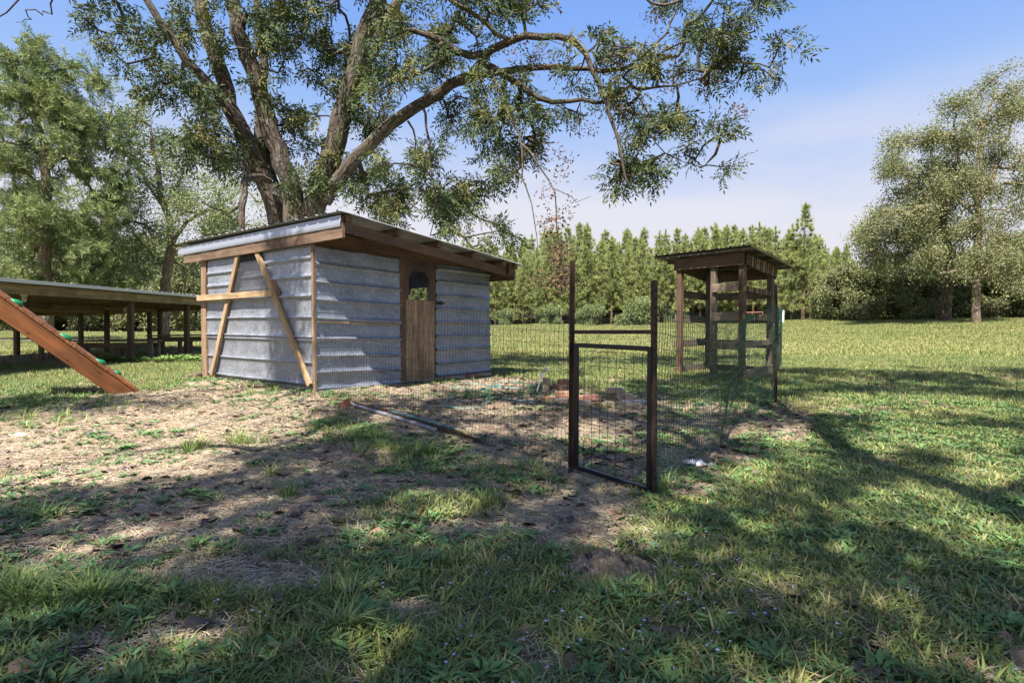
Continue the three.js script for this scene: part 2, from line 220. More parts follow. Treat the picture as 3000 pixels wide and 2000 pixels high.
// ribbed sheet: map(a, y, n) -> place, between aL(y) and aR(y)
function sheet(map, aL, aR, y0, y1, ribs, o = {}) {
  const { rh = .026, rw: rwid = .05, tilt = 0, bulge = .006, seed = 1, nA = 18, minor = true, lip = 0 } = o;
  const ys = [[y0, lip], [y1, lip]];
  const rr = ribs.filter((r) => r > y0 + .01 && r < y1 - .005).sort((a, b) => a - b);
  for (const r of rr) ys.push([r - rwid / 2, 0], [r - rwid * .22, rh], [r, rh * 1.06], [r + rwid * .22, rh], [r + rwid / 2, 0]);
  const all = [y0, ...rr, y1];
  for (let k = 0; k + 1 < all.length; k++) { const d = all[k + 1] - all[k]; if (d < .14) { continue; } for (const f of [.36, .66]) { const m = all[k] + d * f; if (minor) ys.push([m - .008, 0], [m, .004], [m + .008, 0]); else ys.push([m, 0]); } }
  ys.sort((p, q) => p[0] - q[0]); const rows = ys.filter((r) => r[0] >= y0 - 1e-6 && r[0] <= y1 + 1e-6);
  const b = new MB(), L = (f, y) => (typeof f === 'number' ? f : f(y));
  rows.forEach(([y, n], j) => { const a0 = L(aL, y), a1 = L(aR, y); for (let i = 0; i <= nA; i++) { const a = lerp(a0, a1, i / nA); const yy = y + tilt * (a - a0) + (fbm(a * 2.5 + seed, y, 2, seed) - .5) * .012 * (j === 0 || j === rows.length - 1 ? 2 : 1); const P = map(a, yy, n + (fbm(a * 1.6, y * 1.6 + seed * 7, 3, seed) - .5) * 2 * bulge); b.v(P.x, P.y, P.z, a, y + seed * .37); if (i && j) { const q = b.n - 1; b.quad(q - 1 - (nA + 1), q - (nA + 1), q, q - 1); } } });
  return b.geo(true);
}
{
  const base = fw(1.7, .2, -1.5), coop = thing('chicken_coop', 'ribbed tin chicken coop with sloping roof under the big tree', 'shed', base);
  const P = (n, g, m, l, k, par = coop) => part(par, n, g, m, l, k);
  // left wall: two lower sheets, two upper pieces beside the window
  const lb = (y) => lerp(2.87, 1.93, (y - .28) / 1.85), rb = (y) => lerp(.06, 1.38, (y - .28) / 1.85);  // lines of the braces
  P('wall_sheet', sheet(lw, .0, 3.1, .27, .93, [.30, .584, .885], { bulge: .006, seed: 2, minor: false, rw: .04, rh: .022 }), M.galvLeft);
  P('wall_sheet', sheet((a, y, n) => lw(a, y, n + .012), .0, 3.1, .90, 1.50, [.93, 1.19, 1.465], { bulge: .012, seed: 3, minor: false, rw: .04, rh: .022 }), M.galvLeft);
  P('wall_sheet', sheet((a, y, n) => lw(a, y, n + .016), 0.02, (y) => rb(y) + .02, 1.44, 2.16, [1.47, 1.724, 1.96], { bulge: .016, seed: 4, rw: .06, rh: .022 }), M.galvLeft);
  P('wall_sheet', sheet((a, y, n) => lw(a, y, n + .016), (y) => lb(y) - .02, 3.02, 1.44, 2.16, [1.47, 1.70, 1.90], { bulge: .018, seed: 5, rw: .06, rh: .02 }), M.galvLeft);
  // front wall
  P('wall_sheet', sheet(fw, .0, 1.44, .215, 1.18, [.25, .465, .68, .91, 1.15], { tilt: -.028, bulge: .012, seed: 6 }), M.galvFront);
  P('wall_sheet', sheet((a, y, n) => fw(a, y, n + .006), .0, 1.42, 1.13, 2.10, [1.175, 1.416, 1.644, 1.88], { tilt: -.03, bulge: .012, seed: 7 }), M.galvFront);
  P('wall_sheet', sheet(fw, 2.165, 3.49, .235, 1.15, [.27, .468, .69, .905, 1.12], { tilt: .004, bulge: .012, seed: 8 }), M.galvFront);
  P('wall_sheet', sheet((a, y, n) => fw(a, y, n + .006), 2.165, 3.48, 1.09, 2.04, [1.125, 1.34, 1.55, 1.775, 1.98], { tilt: -.01, bulge: .016, seed: 9 }), M.galvFront);
  P('seam_batten', beam(fw(.02, 1.125, .022), fw(1.40, 1.085, .022), .022, .02, UP, .004), M.pineNew); P('seam_batten', beam(fw(2.2, 1.105, .02), fw(3.3, 1.11, .02), .016, .02, UP, .004), M.pineNew);
  // back and right walls, with the opening one sees through the door screen
  P('wall_sheet', sheet((a, y, n) => bw(a, y, n), 0, 3.48, .2, 2.0, [.5, .8, 1.1, 1.4, 1.7], { seed: 10 }), M.galvFront);
  P('wall_sheet', sheet((a, y, n) => rw(a, y, n), 0, 1.6, .2, 1.95, [.5, .8, 1.1, 1.4, 1.7], { seed: 11, nA: 10 }), M.galvFront);
  P('wall_sheet', sheet((a, y, n) => rw(a, y, n), (y) => 2.05 + clamp((1.8 - y) / .5, 0, 1) * .35, 3.14, .2, 1.95, [.5, .8, 1.1, 1.4, 1.7], { seed: 12, nA: 10 }), M.galvFront);
  P('wall_sheet', sheet((a, y, n) => rw(a, y, n), 1.6, 2.4, .2, 1.0, [.5, .8], { seed: 13, nA: 6 }), M.galvFront);
  P('wall_sheet', sheet((a, y, n) => rw(a, y, n), 1.6, 2.06, 1.8, 1.95, [], { seed: 14, nA: 4 }), M.galvFront);
  // timber
  P('corner_post', beam(lw(3.19, .12, -.02), lw(3.16, 2.2, -.02), .17, .11, LD, .006, 4, .02), M.trim);
  P('corner_post', beam(lw(3.31, 1.0, -.05), lw(3.29, 2.2, -.05), .04, .09, LD, .003), M.greyWood);
  P('corner_post', beam(lw(-.01, .1, .012), lw(.01, 2.13, .012), .045, .04, LD, .004, 4, .015), M.trim);
  P('brace', beam(lw(2.87, .27, .055), lw(1.92, 2.16, .055), .089, .04, LD, .004, 3, .01), M.pineNew);
  P('brace', beam(lw(.05, .3, .055), lw(1.40, 2.17, .055), .089, .04, LD, .004, 3, .01), M.pineNew);
  P('brace', beam(lw(.80, 1.50, .03), lw(1.0, 1.70, .03), .089, .03, LD, .004), M.pineBrown);
  P('crossbar', beam(lw(.885, 1.528, .094), lw(3.24, 1.515, .094), .09, .038, UP, .004, 3, .012), M.pineNew);
  P('foundation', beam(fw(-.02, .11, -.03), fw(3.5, .11, -.03), .24, .12, UP, .01), M.concrete);
  P('foundation', beam(lw(.06, .13, -.06), lw(3.1, .13, -.06), .26, .08, UP, .01), M.concrete);
  P('floor', beam(fw(.08, .16, -1.6), fw(3.4, .16, -1.6), 3.0, .05, OD, .004), M.pineBrown);
  P('header', beam(fw(.0, 2.17, -.05), fw(3.5, 2.02, -.05), .14, .04, UP), M.pineBrown);
  P('header', beam(fw(.0, 2.15, -3.1), fw(3.5, 1.9, -3.1), .14, .04, UP), M.pineBrown);
  P('wall_stud', beam(fw(.06, .2, -.06), fw(.06, 2.1, -.06), .089, .04, OD), M.pineBrown); P('wall_stud', beam(fw(3.42, .2, -.06), fw(3.42, 2.0, -.06), .089, .04, OD), M.pineBrown);
  P('wall_stud', beam(fw(3.42, .2, -3.08), fw(3.42, 1.95, -3.08), .089, .04, OD), M.pineBrown); P('wall_stud', beam(fw(1.7, .2, -3.08), fw(1.7, 2.0, -3.08), .089, .04, OD), M.pineBrown);
  // window screen of hardware cloth
  const mesh = (map, aL, aR, y0, y1, st, r, mat, name, par) => { const b = new MB(), aMin = Math.min(aL(y0), aL(y1)), aMax = Math.max(aR(y0), aR(y1)); for (let y = y0; y <= y1; y += st) tube(b, [map(aL(y), y, 0), map(aR(y), y, 0)], r, 3, false); for (let a = aMin; a <= aMax; a += st) { let lo = null, hi = null; for (let y = y0; y <= y1 + 1e-6; y += (y1 - y0) / 40) if (a >= aL(y) && a <= aR(y)) { if (lo === null) lo = y; hi = y; } if (hi !== null && hi > lo) tube(b, [map(a, lo, .001), map(a, hi, .001)], r, 3, false); } return P(name, b.geo(), mat, null, 'stuff', par); };
  mesh((a, y, n) => lw(a, y, n + .03), (y) => rb(y) + .03, (y) => lb(y) - .03, 1.56, 2.14,   .0135, .0017, M.cloth, 'window_screen', coop);
  P('window_sheet', sheet((a, y, n) => lw(a, y, n - .04), (y) => rb(y) + .01, (y) => lb(y) - .01, 1.5, 2.0, [1.6, 1.8], { seed: 33, nA: 8, bulge: .02 }), M.galvLeft, 'tin sheet bent inward behind the window screen');
  // door
  P('door_post', beam(fw(1.478, .1, -.05), fw(1.478, 2.12, -.05), .10, .12, TD, .004), M.pineBrown); P('door_post', beam(fw(2.146, .1, -.045), fw(2.146, 2.08, -.045), .036, .09, TD, .004), M.pineBrown);
  const door = P('door', beam(fw(1.53, 1.41, -.03), fw(2.125, 1.41, -.03), .12, .02, UP), M.doorWood2, 'narrow wooden coop door, planked below and screened above');
  const dy = [.17, 1.47]; for (let k = 0; k < 5; k++) { const w = .119, t = 1.525 + w * (k + .5); P('plank', beam(fw(t, dy[0] + (k % 2) * .004, .012 + .002 * hash2(k, 2, 3)), fw(t, dy[1] - (k * .004), .012), w - .003, .018, TD, .003), [M.doorWood, M.doorWood, M.doorWood2, M.doorWood, M.doorWood][k], null, null, door); }
  { const s = new THREE.Shape([[1.52, 1.36], [2.13, 1.36], [2.13, 2.075], [1.52, 2.09]].map((q) => new THREE.Vector2(...q))); s.holes.push(new THREE.Path([[1.60, 1.40], [1.60, 1.80], [1.68, 1.905], [1.90, 1.91], [2.0, 1.83], [2.02, 1.72], [1.99, 1.70], [1.99, 1.40]].map((q) => new THREE.Vector2(...q)))); const g = new THREE.ExtrudeGeometry(s, { depth: .016, bevelEnabled: false }); const p = g.attributes.position; for (let i = 0; i < p.count; i++) { const w = fw(p.getX(i), p.getY(i), p.getZ(i) - .012); p.setXYZ(i, w.x, w.y, w.z); } g.computeVertexNormals(); P('screen_frame', g, M.pineBrown, null, null, door); }
  mesh((a, y, n) => fw(a, y, n + .008), () => 1.54, () => 2.12, 1.47, 2.06, .0135, .0011, M.cloth, 'door_screen', door);
  { const l = P('latch', beam(fw(2.17, 1.435, .03), fw(2.30, 1.425, .03), .045, .02, UP, .004), M.black, null, null, coop); P('bolt', [beam(fw(2.15, 1.445, .046), fw(2.33, 1.44, .046), .018, .014, UP, .004), beam(fw(2.23, 1.40, .05), fw(2.23, 1.46, .05), .03, .02, TD, .004)], M.black, null, null, l); }
  // roof
  const yr = (t) => 2.425 - .083 * t, of = (t) => .80 - .052 * t, ob = (t) => .745 - .085 * t;
  P('fascia_board', beam(fw(-.075, 2.225, .745), fw(-.075, 2.21, -3.76), .185, .04, UP, .005, 6, .02), M.pineRed);
  { const b = new MB(), n = 160; for (let k = 0; k <= n; k++) { const f = k / n, o = lerp(.735, -3.93, f), sp = Math.max(0, 1 - Math.abs(((o * 3.7 + 20) % 1) - .5) * 7), wv = (fbm(f * 14, 1, 3, 66) - .5) * .012; for (const [y, e] of [[2.405, 0], [2.37, .002], [2.335 + wv + sp * .016, .004 + wv * .5], [2.318 + wv + sp * .016, .010 + wv * .5], [2.29, .011 + wv], [2.268, .003 + wv]]) { const q = fw(-.105 - e, y - f * .012, o); b.v(q.x, q.y, q.z, f * 4.6, y); } if (k) for (let r = 0; r < 5; r++) { const o6 = (k - 1) * 6 + r; b.quad(o6, o6 + 1, o6 + 7, o6 + 6); } } P('flashing', b.geo(true), M.flash); }
  P('fascia_backing', beam(fw(-.075, 2.36, .72), fw(-.075, 2.35, -3.85), .08, .036, UP), M.pineBrown);
  P('barge_rafter', beam(fw(-.05, yr(0) - .155, ob(0) - .03), fw(3.52, yr(3.5) - .155, ob(3.5) - .03), .125, .04, UP, .004, 4, .02), M.pineBrown);
  P('barge_rafter', beam(fw(-.05, yr(0) - .135, -3.72), fw(3.52, yr(3.5) - .135, -3.6), .14, .04, UP), M.pineBrown);
  for (const o of [0, -.75, -1.5, -2.3, -3.1]) P('rafter', beam(fw(-.05, yr(0) - .135, o - .02), fw(3.52, yr(3.5) - .135, o - .02), .14, .04, UP), M.pineBrown);
  for (const t of [.0, .82, 1.62, 2.42, 3.2, 3.52]) P('purlin', beam(fw(t, yr(t) - .05, of(t) - .05), fw(t, yr(t) - .05, -3.8), .09, .08, TD), M.pineBrown);
  P('end_fascia', beam(fw(3.585, 1.985, ob(3.5) + .03), fw(3.585, 1.97, -3.7), .26, .04, UP, .004), M.pineRed);
  P('end_fascia', beam(fw(3.56, 2.03, ob(3.5) + .065), fw(3.40, 2.04, ob(3.5) + .06), .22, .03, UP, .004), M.pineBrown);
  P('soffit', beam(fw(3.30, 2.07, ob(3.5)), fw(3.30, 2.06, -.1), .45, .015, TD), M.greyWood);
  const nS = 5; for (let k = 0; k < nS; k++) { const w0 = .80, tot = 4.75, o0 = w0 - tot * k / nS, o1 = w0 - tot * (k + 1) / nS; const rb2 = []; for (let r = .06; r < tot / nS; r += .2375) rb2.push(r); const fn = (a, y, n) => { const o = o0 - y; const tt = a, cut = Math.max(0, .052 * tt * (1 - (w0 - o) / tot)); return fw(tt, yr(tt) + n + .004 * k, o - cut); }; P('roof_sheet', sheet(fn, -.16, 3.72, 0, tot / nS + .03, rb2, { rh: .02, rw: .06, bulge: .004, seed: 60 + k, nA: 24 }), M.galvRoof); }
}
{ // pressed log and brick at the foot of the coop
  const p = G(566, 1112), q = G(604, 1106), d = q.clone().sub(p).setY(0).normalize();
  const b = new MB(); tube(b, curve([p.clone().addScaledVector(d, -.15).add(V(0, .04, 0)), p.clone().addScaledVector(d, .1).add(V(0, .055, 0)), p.clone().addScaledVector(d, .35).add(V(0, .05, .02))], 8), .055, 9); single('log', b.geo(true), M.oldWood, 'short weathered log lying at the foot of the coop corner post', 'log', p);
}

// ---------------------------------------------------------------- wire runs and gate
const gl = onGround(.43, -4.08), gr = onGround(.907, -3.575), cp = onGround(3.22, -6.9), bc = onGround(5.6, -11.8);
function tpost(name, p, h, lean, label, group, faceDir, studs = true, w = .036) {
  const t = thing(name, label, 'fence post', p, group), top = p.clone().add(V(lean[0], h, lean[1])), bot = p.clone().add(V(0, -.1, 0)), f = faceDir.clone().normalize(), s = f.clone().cross(UP);
  part(t, 'flange', beam(bot, top, w, .007, s, .002, 3, .006), M.rustDark); part(t, 'stem', beam(bot.clone().addScaledVector(f, .018), top.clone().addScaledVector(f, .018), .007, .032, s, .002), M.rustDark);
  if (studs) { const g = []; for (let y = .12; y < h - .02; y += .054) { const q = bot.clone().lerp(top, (y + .1) / (h + .1)).addScaledVector(f, -.007); g.push(beam(q.clone().addScaledVector(UP, -.008), q.clone().addScaledVector(UP, .008), .014, .012, s, .003)); } part(t, 'studs', g, M.rustDark, null, 'stuff'); }
  return t;
}
const gdir = gr.clone().sub(gl).setY(0).normalize(), gout = V(-gdir.z, 0, gdir.x);
tpost('fence_post', gl, 1.54, [.006, 0], 'taller dark steel post on the left side of the wire gate', null, gout, true, .042);
tpost('fence_post', gr, 1.37, [-.004, 0], 'shorter rusty studded steel post on the right side of the wire gate', null, gdir.clone().negate(), true, .038);
tpost('fence_post', cp, 1.45, [-.02, 0], 'slim rusty corner post at the right end of the wire run', null, V(-.5, 0, .5), true, .036);
tpost('fence_post', bc, 1.3, [0, 0], 'thin steel post at the far back corner of the wire run', null, V(.5, 0, -.5));
{
  const at = (f, y) => gl.clone().lerp(gr, f).setY(lerp(gl.y, gr.y, f) + y);
  const y0 = .05, y1 = .95, f0 = .065, f1 = .94, base = at(.5, 0), gate = thing('wire_gate', 'small black framed wire gate between the two steel posts', 'gate', base);
  const rails = [[at(f0, y0), at(f0, y1)], [at(f1, y0 - .03), at(f1, y1)], [at(f0 + .02, y1 - .0125), at(f1 - .02, y1 - .0125)], [at(f0 + .02, y0 + .0125), at(f1 - .02, y0 - .015)]];
  rails.forEach(([a, b], k) => part(gate, 'frame_rail', beam(a, b, .031, .028, k < 2 ? gdir : UP, .004), M.blackSteel));
  const b = new MB(), B2 = new MB(); for (let k = 0; k < 8; k++) { const f = lerp(f0 + .10, f1 - .085, k / 7); tube(b, [at(f, y0 + .01), at(f + .004, y1 - .045)], .0016, 4); } for (let k = 0; k < 9; k++) { const y = y1 - .05 - k * .1; tube(b, [at(f0 + (k ? .01 : .08), y - .002 * k), at(f1 - (k ? .01 : .06), y - .004 * k)], .0015, 4); }
  part(gate, 'wire_mesh', b.geo(), M.wire, null, 'stuff');
  for (const y of [.18, .8]) { const q = at(f1 + .035, y); part(gate, 'hinge', beam(q.clone().add(V(0, -.03, 0)), q.clone().add(V(0, .03, 0)), .014, .014, gdir), M.blackSteel); }
  const q = at(.02, 1.03); single('gate_crossbar', beam(at(.03, 1.03), at(.97, 1.045), .026, .024, UP, .004), M.rustDark, 'level steel bar joining the two posts above the gate', 'bar', q);
  { const p = G(1690, 1407), r = G(1922, 1458); const m = single('sill_pipe', tubeGeo(curve([p.clone().add(V(0, .008, 0)), p.clone().lerp(r, .5).setY(terrain((p.x + r.x) / 2, (p.z + r.z) / 2) + .012), r.clone().add(V(0, .012, 0))], 10), .011), M.greyPipe, 'thin metal pipe lying on the dirt below the gate', 'pipe', p); }
}
// woven wire between points; top(s), bottom follow the ground; lean shifts the upper part along the run
function wireFence(name, label, pts, h, o = {}) {
  const { mat = M.wire, vs = .0508, hs = .1016, r = .0011, lean = () => 0, sag = () => 0, belly = () => 0, seed = 1, bottom = .02 } = o;
  const crv = new THREE.CatmullRomCurve3(pts, false, 'catmullrom', .1), L = crv.getLength();
  const P = (s, y) => { const f = clamp((s + lean(s / L, y / h)) / L), q = crv.getPointAt(f), tn = crv.getTangentAt(f), n = V(-tn.z, 0, tn.x).normalize(); q.addScaledVector(n, (fbm(s * 1.3, y * 2, 3, seed) - .5) * .09 + belly(s / L, y / h)); q.y = terrain(q.x, q.z) + bottom + y * (1 + sag(s / L)) + (fbm(s * 2, y, 2, seed + 3) - .5) * .03; return q; };
  const t = thing(name, label, 'fence', pts[0].clone().lerp(pts[pts.length - 1], .5)), bv = new MB(), bh = new MB();
  for (let s = 0; s <= L; s += vs) { const a = []; for (let k = 0; k <= 8; k++) a.push(P(s + (hash2(s * 100, k, seed) - .5) * .006, h * k / 8)); tube(bv, a, r, 3, false); }
  const n = Math.max(8, Math.ceil(L / .16)); for (let y = 0; y <= h + .001; y += hs) { const a = []; for (let k = 0; k <= n; k++) a.push(P(L * k / n, y)); tube(bh, a, r * 1.1, 3, false); }
  part(t, 'upright_wires', bv.geo(), mat, null, 'stuff'); part(t, 'line_wires', bh.geo(), mat, null, 'stuff'); return t;
}
wireFence('wire_fence', 'dark welded wire fence running from the coop corner to the gate', [lw(-.02, .2, .05).setY(0), onGround(-1.0, -5.9), gl.clone()], 1.19, { seed: 4, lean: (f, y) => -.14 * Math.max(0, y - .7) / .3 * Math.exp(-(((f - .17) / .2) ** 2)) * 1.4 + .05 * (y - .5), r: .0016 });
wireFence('wire_fence', 'green coated wire fence sagging between the gate and the right corner post', [gr.clone(), onGround(1.55, -4.5), onGround(2.35, -5.85), cp.clone()], 1.2, { seed: 9, mat: M.wireGreen, vs: .048, lean: (f, y) => -.34 * Math.sin(f * Math.PI) * sst(.25, 1, y), sag: (f) => -.10 * Math.sin(f * Math.PI), belly: (f, y) => .12 * Math.sin(f * Math.PI) * y, r: .0022 });
wireFence('wire_fence', 'green wire fence on the right side of the run beside the wooden tower', [cp.clone(), onGround(4.45, -9.2), bc.clone()], 1.18, { seed: 15, mat: M.wireGreen, r: .0022, belly: (f, y) => -.15 * Math.sin(f * Math.PI) });
wireFence('wire_fence', 'fine wire fence across the back of the run behind the bricks', [fw(3.52, .2, .05).setY(0), onGround(2.3, -11.2), bc.clone()], 1.15, { seed: 21, r: .0016 });
{ // offcut of pale wire leaning by the right fence
  const t = thing('wire_offcut', 'small offcut of pale wire mesh standing against the right fence', 'wire', onGround(1.5, -4.5)), b = new MB(), o = onGround(1.62, -4.75), dx = V(.35, 0, -.3).normalize();
  for (let k = 0; k < 5; k++) tube(b, [o.clone().addScaledVector(dx, k * .03), o.clone().addScaledVector(dx, k * .03 - .02).add(V(0, .48, 0))], .0016, 3); for (let k = 0; k < 7; k++) tube(b, [o.clone().addScaledVector(dx, -.12).add(V(0, .02 + k * .075, 0)), o.clone().addScaledVector(dx, .2).add(V(0, .10 + k * .075, -.02))], .0013, 3);
  part(t, 'wires', b.geo(), M.wireGalv, null, 'stuff');
}

// ---------------------------------------------------------------- wooden tower
{
  const L0 = V(2.953, .17, -10.05), f = V(.636, 0, .771), s = V(.771, 0, -.636), WF = 1.167, WS = .932, at = (a, y, b) => L0.clone().addScaledVector(f, a).addScaledVector(s, b).setY(y);
  const tw = thing('timber_stand', 'tall open timber stand with slatted sides and small tin roof', 'shelter', at(.58, .17, .47));
  const P = (n, g, m, l) => part(tw, n, g, m, l), top = (b) => 2.23 - .18 * b;
  for (const [a, b, m] of [[.0, 0, M.stand], [.66, 0, M.oldWood], [WF, 0, M.stand], [0, WS, M.oldWood], [WF, WS, M.oldWood]]) P('post', beam(at(a, .02, b + .03), at(a, top(b) - .03, b + .03), .092, .092, f, .006), m);
  P('fascia', beam(at(-.06, 2.135, -.035), at(WF + .06, 2.135, -.035), .19, .038, UP), M.stand); P('fascia', beam(at(WF + .07, 2.14, -.03), at(WF + .07, 1.975, WS + .08), .185, .038, UP), M.stripedWood); P('fascia', beam(at(-.07, 2.14, -.03), at(-.07, 1.975, WS + .08), .185, .038, UP), M.oldWood); P('fascia', beam(at(-.06, 1.95, WS + .1), at(WF + .06, 1.95, WS + .1), .17, .038, UP), M.oldWood);
  for (const y of [1.69, 1.215, .74]) P('slat', beam(at(.66 + .02, y, -.04), at(WF - (y < 1 ? -.05 : .03), y + .01, -.04), .135, .036, UP, .004, 1), M.greyWood);
  for (const [y0, y1, w] of [[1.665, 1.60, .088], [1.215, 1.19, .10], [.755, .80, .095], [.27, .33, .155]]) P('slat', beam(at(WF + .055, y0, -.02), at(WF + .055, y1, WS + .1), w, .036, UP), y0 > 1 ? M.stripedWood : M.greyWood);
  for (const [y0, y1] of [[1.64, 1.60], [1.2, 1.17], [.74, .76], [.25, .32]]) P('slat', beam(at(-.055, y0, -.02), at(-.055, y1, WS + .08), .13, .036, UP), M.oldWood);
  for (const y of [1.60, 1.17, .74, .28]) P('slat', beam(at(-.05, y, WS + .09), at(WF + .05, y, WS + .09), .13, .036, UP), M.oldWood);
  const yr = (b) => 2.315 - .165 * (b + .2);
  for (const b of [-.12, .25, .6, .95, 1.18]) P('purlin', beam(at(-.40, yr(b) - .03, b), at(WF + .26, yr(b) - .03, b), .085, .036, s), M.oldWood);
  P('barge_board', beam(at(WF + .265, yr(-.2) - .02, -.2), at(WF + .265, yr(1.22) - .02, 1.22), .03, .03, UP), M.pav);
  const fn = (a, y, n) => at(-.44 + y, yr(a) + n, a); for (let k = 0; k < 2; k++) P('roof_sheet', sheet((a, y, n) => fn(a, y + k * .95, n + k * .004), -.2, 1.27, 0, k ? .93 : .98, [.1, .33, .56, .79, .94], { rh: .02, rw: .055, nA: 8, seed: 70 + k, bulge: .004 }), M.tinOld);
}

// ---------------------------------------------------------------- things lying in the run
{
  const bgroup = 'loose bricks on the dirt in the wire run';
  const brick = (u, v, dy, yaw, mat, label, stand = false, w = .1, hgt = .066, len = .21) => { dy += dy > .03 ? .028 : .014; const p = G(u, v), a = yaw * Math.PI / 180, d = V(Math.cos(a), 0, Math.sin(a)); const t = thing('brick', label, 'brick', p, bgroup); const y = dy + (stand ? 0 : hgt / 2); if (stand) part(t, 'body', beam(p.clone().add(V(0, -.01, 0)), p.clone().add(V(.01, .2, 0)), .1, .06, d, .012), mat); else part(t, 'body', beam(p.clone().addScaledVector(d, -len / 2).add(V(0, y, 0)), p.clone().addScaledVector(d, len / 2).add(V(0, y, 0)), hgt, w, UP, .005), mat); return t; };
  brick(1599, 1149, 0, 5, M.brickTan, 'tan brick standing on end beside the white pipe', true);
  brick(1640, 1143, 0, 20, M.brickRed, 'dark red brick lying just right of the upright tan brick');
  brick(1657, 1141, .058, -12, M.brickRed, 'red brick on top of another behind the left gate post');
  brick(1609, 1180, .0, -28, M.brickOrange, 'orange brick at the end of the hose loop, left of the low brick pile');
  brick(1640, 1184, 0, 12, M.brickGrey, 'buff brick under the orange brick in the low front pile');
  brick(1652, 1183, .058, 0, M.brickOrange, 'orange brick on top of the low front pile');
  brick(1705, 1192, 0, 4, M.brickGrey, 'grey brick lying nearest the gate, right of the front pile');
  brick(1732, 1180, .02, -8, M.brickRed, 'dark red brick lying alone in the middle seen through the gate');
  brick(1690, 1179, .01, 30, M.brickOrange, 'orange brick lying just behind the left rail of the gate');
  brick(1803, 1170, 0, 30, M.brickGrey, 'brown brick underneath in the right hand pile');
  brick(1824, 1172, .0, -24, M.brickGrey, 'brown brick turned sideways in the right hand pile');
  brick(1800, 1171, .058, 2, M.brickGrey, 'brown brick on top of the right hand pile');
  brick(1858, 1186, -.01, -4, M.concrete, 'flat pale paving block at the right end of the bricks', false, .2, .05, .3);
  brick(1385, 1110, 0, -48, M.brickRed, 'reddish brick tucked under the right end of the coop wall');
}
{ // hose and tap
  const z4 = (x, y, d = .012) => { const p = G(1300 + x * .3827, 1000 + y * .3827); p.y += d; return p; };
  const loop = [[700, 352], [650, 366], [645, 345], [560, 328], [420, 325], [390, 335], [440, 358], [380, 352], [250, 338], [150, 340], [60, 372], [180, 378], [260, 400], [300, 372], [420, 368], [560, 376], [680, 396], [745, 450], [700, 474], [560, 466], [350, 440], [312, 412], [318, 385], [345, 440], [342, 485], [270, 518], [150, 530], [40, 518], [10, 490], [45, 445], [80, 408]].map((q, k) => z4(q[0], q[1], .012 + (k % 3 === 0 ? .008 : 0)));
  single('garden_hose', tubeGeo(curve(loop.map((p) => p.clone().add(V(0, .012, 0))), 260), .012, 8), M.hose, 'pale green garden hose lying in loops on the dirt', 'hose', loop[10].clone());
  const b0 = z4(703, 395, 0), t = thing('water_tap', 'white plastic standpipe with a brass tap leaning over the hose', 'tap', b0), top = b0.clone().add(V(.11, .29, -.02));
  part(t, 'pipe', tubeGeo([b0.clone().add(V(0, -.05, 0)), b0.clone().lerp(top, .5), top], .011, 10), M.white); part(t, 'coupling', tubeGeo([b0.clone().lerp(top, .72), b0.clone().lerp(top, .92)], .017, 10), M.white); part(t, 'spout', tubeGeo(curve([top.clone(), top.clone().add(V(.03, .03, .01)), top.clone().add(V(.07, .01, .02)), top.clone().add(V(.075, -.03, .02))], 10), .014, 8), M.brass); part(t, 'handle', [beam(top.clone().add(V(.0, .055, 0)), top.clone().add(V(.07, .06, .01)), .02, .012, V(0, 0, 1)), tubeGeo([top.clone().add(V(.035, .02, .01)), top.clone().add(V(.035, .06, .01))], .007, 6)], M.white);
}
{ // steel posts lying on the ground in front of the fence
  const z = (x, y, d) => { const p = G(980 + x * .2296, 1130 + y * .2296); p.y += d; return p; };
  const a = z(160, 262, .04), b = z(1300, 610, .035), grp = 'steel posts lying in the grass';
  single('pipe', tubeGeo([a, a.clone().lerp(b, .5).add(V(0, .004, 0)), b], .02, 10), M.greyPipe, 'grey pipe lying nearest the camera in the bundle of posts', 'pipe', a.clone(), grp);
  const c = z(250, 275, .03), d = z(1860, 760, .02), tp = thing('steel_post', 'dark rusty T post lying between the grey pipe and the blue post', 'fence post', c, grp), ax = d.clone().sub(c).normalize(), sd = ax.clone().cross(UP).normalize();
  part(tp, 'flange', beam(c, d, .042, .008, sd), M.rustDark); part(tp, 'stem', beam(c.clone().add(V(0, .02, 0)), d.clone().add(V(0, .02, 0)), .008, .034, sd), M.rustDark);
  const e = z(700, 375, .055), g = z(1560, 615, .05), bl = thing('steel_post', 'blue painted steel post with a bare tan end lying behind the others', 'fence post', e, grp), h = z(1725, 665, .03), k0 = z(560, 330, .03);
  part(bl, 'painted_length', beam(e, g, .045, .02, sd, .004), M.bluePaint); part(bl, 'bare_end', beam(g.clone().lerp(h, .01), h, .044, .019, sd, .004), M.tanPaint); part(bl, 'rusty_end', beam(k0, e.clone().lerp(k0, .01), .044, .019, sd, .004), M.rustRed);
  const l = z(1850, 745, .018), m = z(2200, 855, .01); single('flat_bar', beam(l, m, .045, .008, sd), M.rustDark, 'flat rusty bar lying at the right end of the bundle of posts', 'bar', l.clone(), grp);
  const pl = z(140, 300, 0), s = new THREE.Shape([[-.10, 0], [.02, .0], [.05, .06], [.03, .13], [-.03, .11], [-.08, .05]].map((q) => new THREE.Vector2(...q))), pg = new THREE.ExtrudeGeometry(s, { depth: .004, bevelEnabled: true, bevelSize: .002, bevelThickness: .002, bevelSegments: 1 }); pg.rotateX(-.5); pg.translate(pl.x, pl.y, pl.z); single('anchor_plate', pg, M.rustRed, 'rusty spade shaped anchor plate at the left end of the posts', 'plate', pl);
}
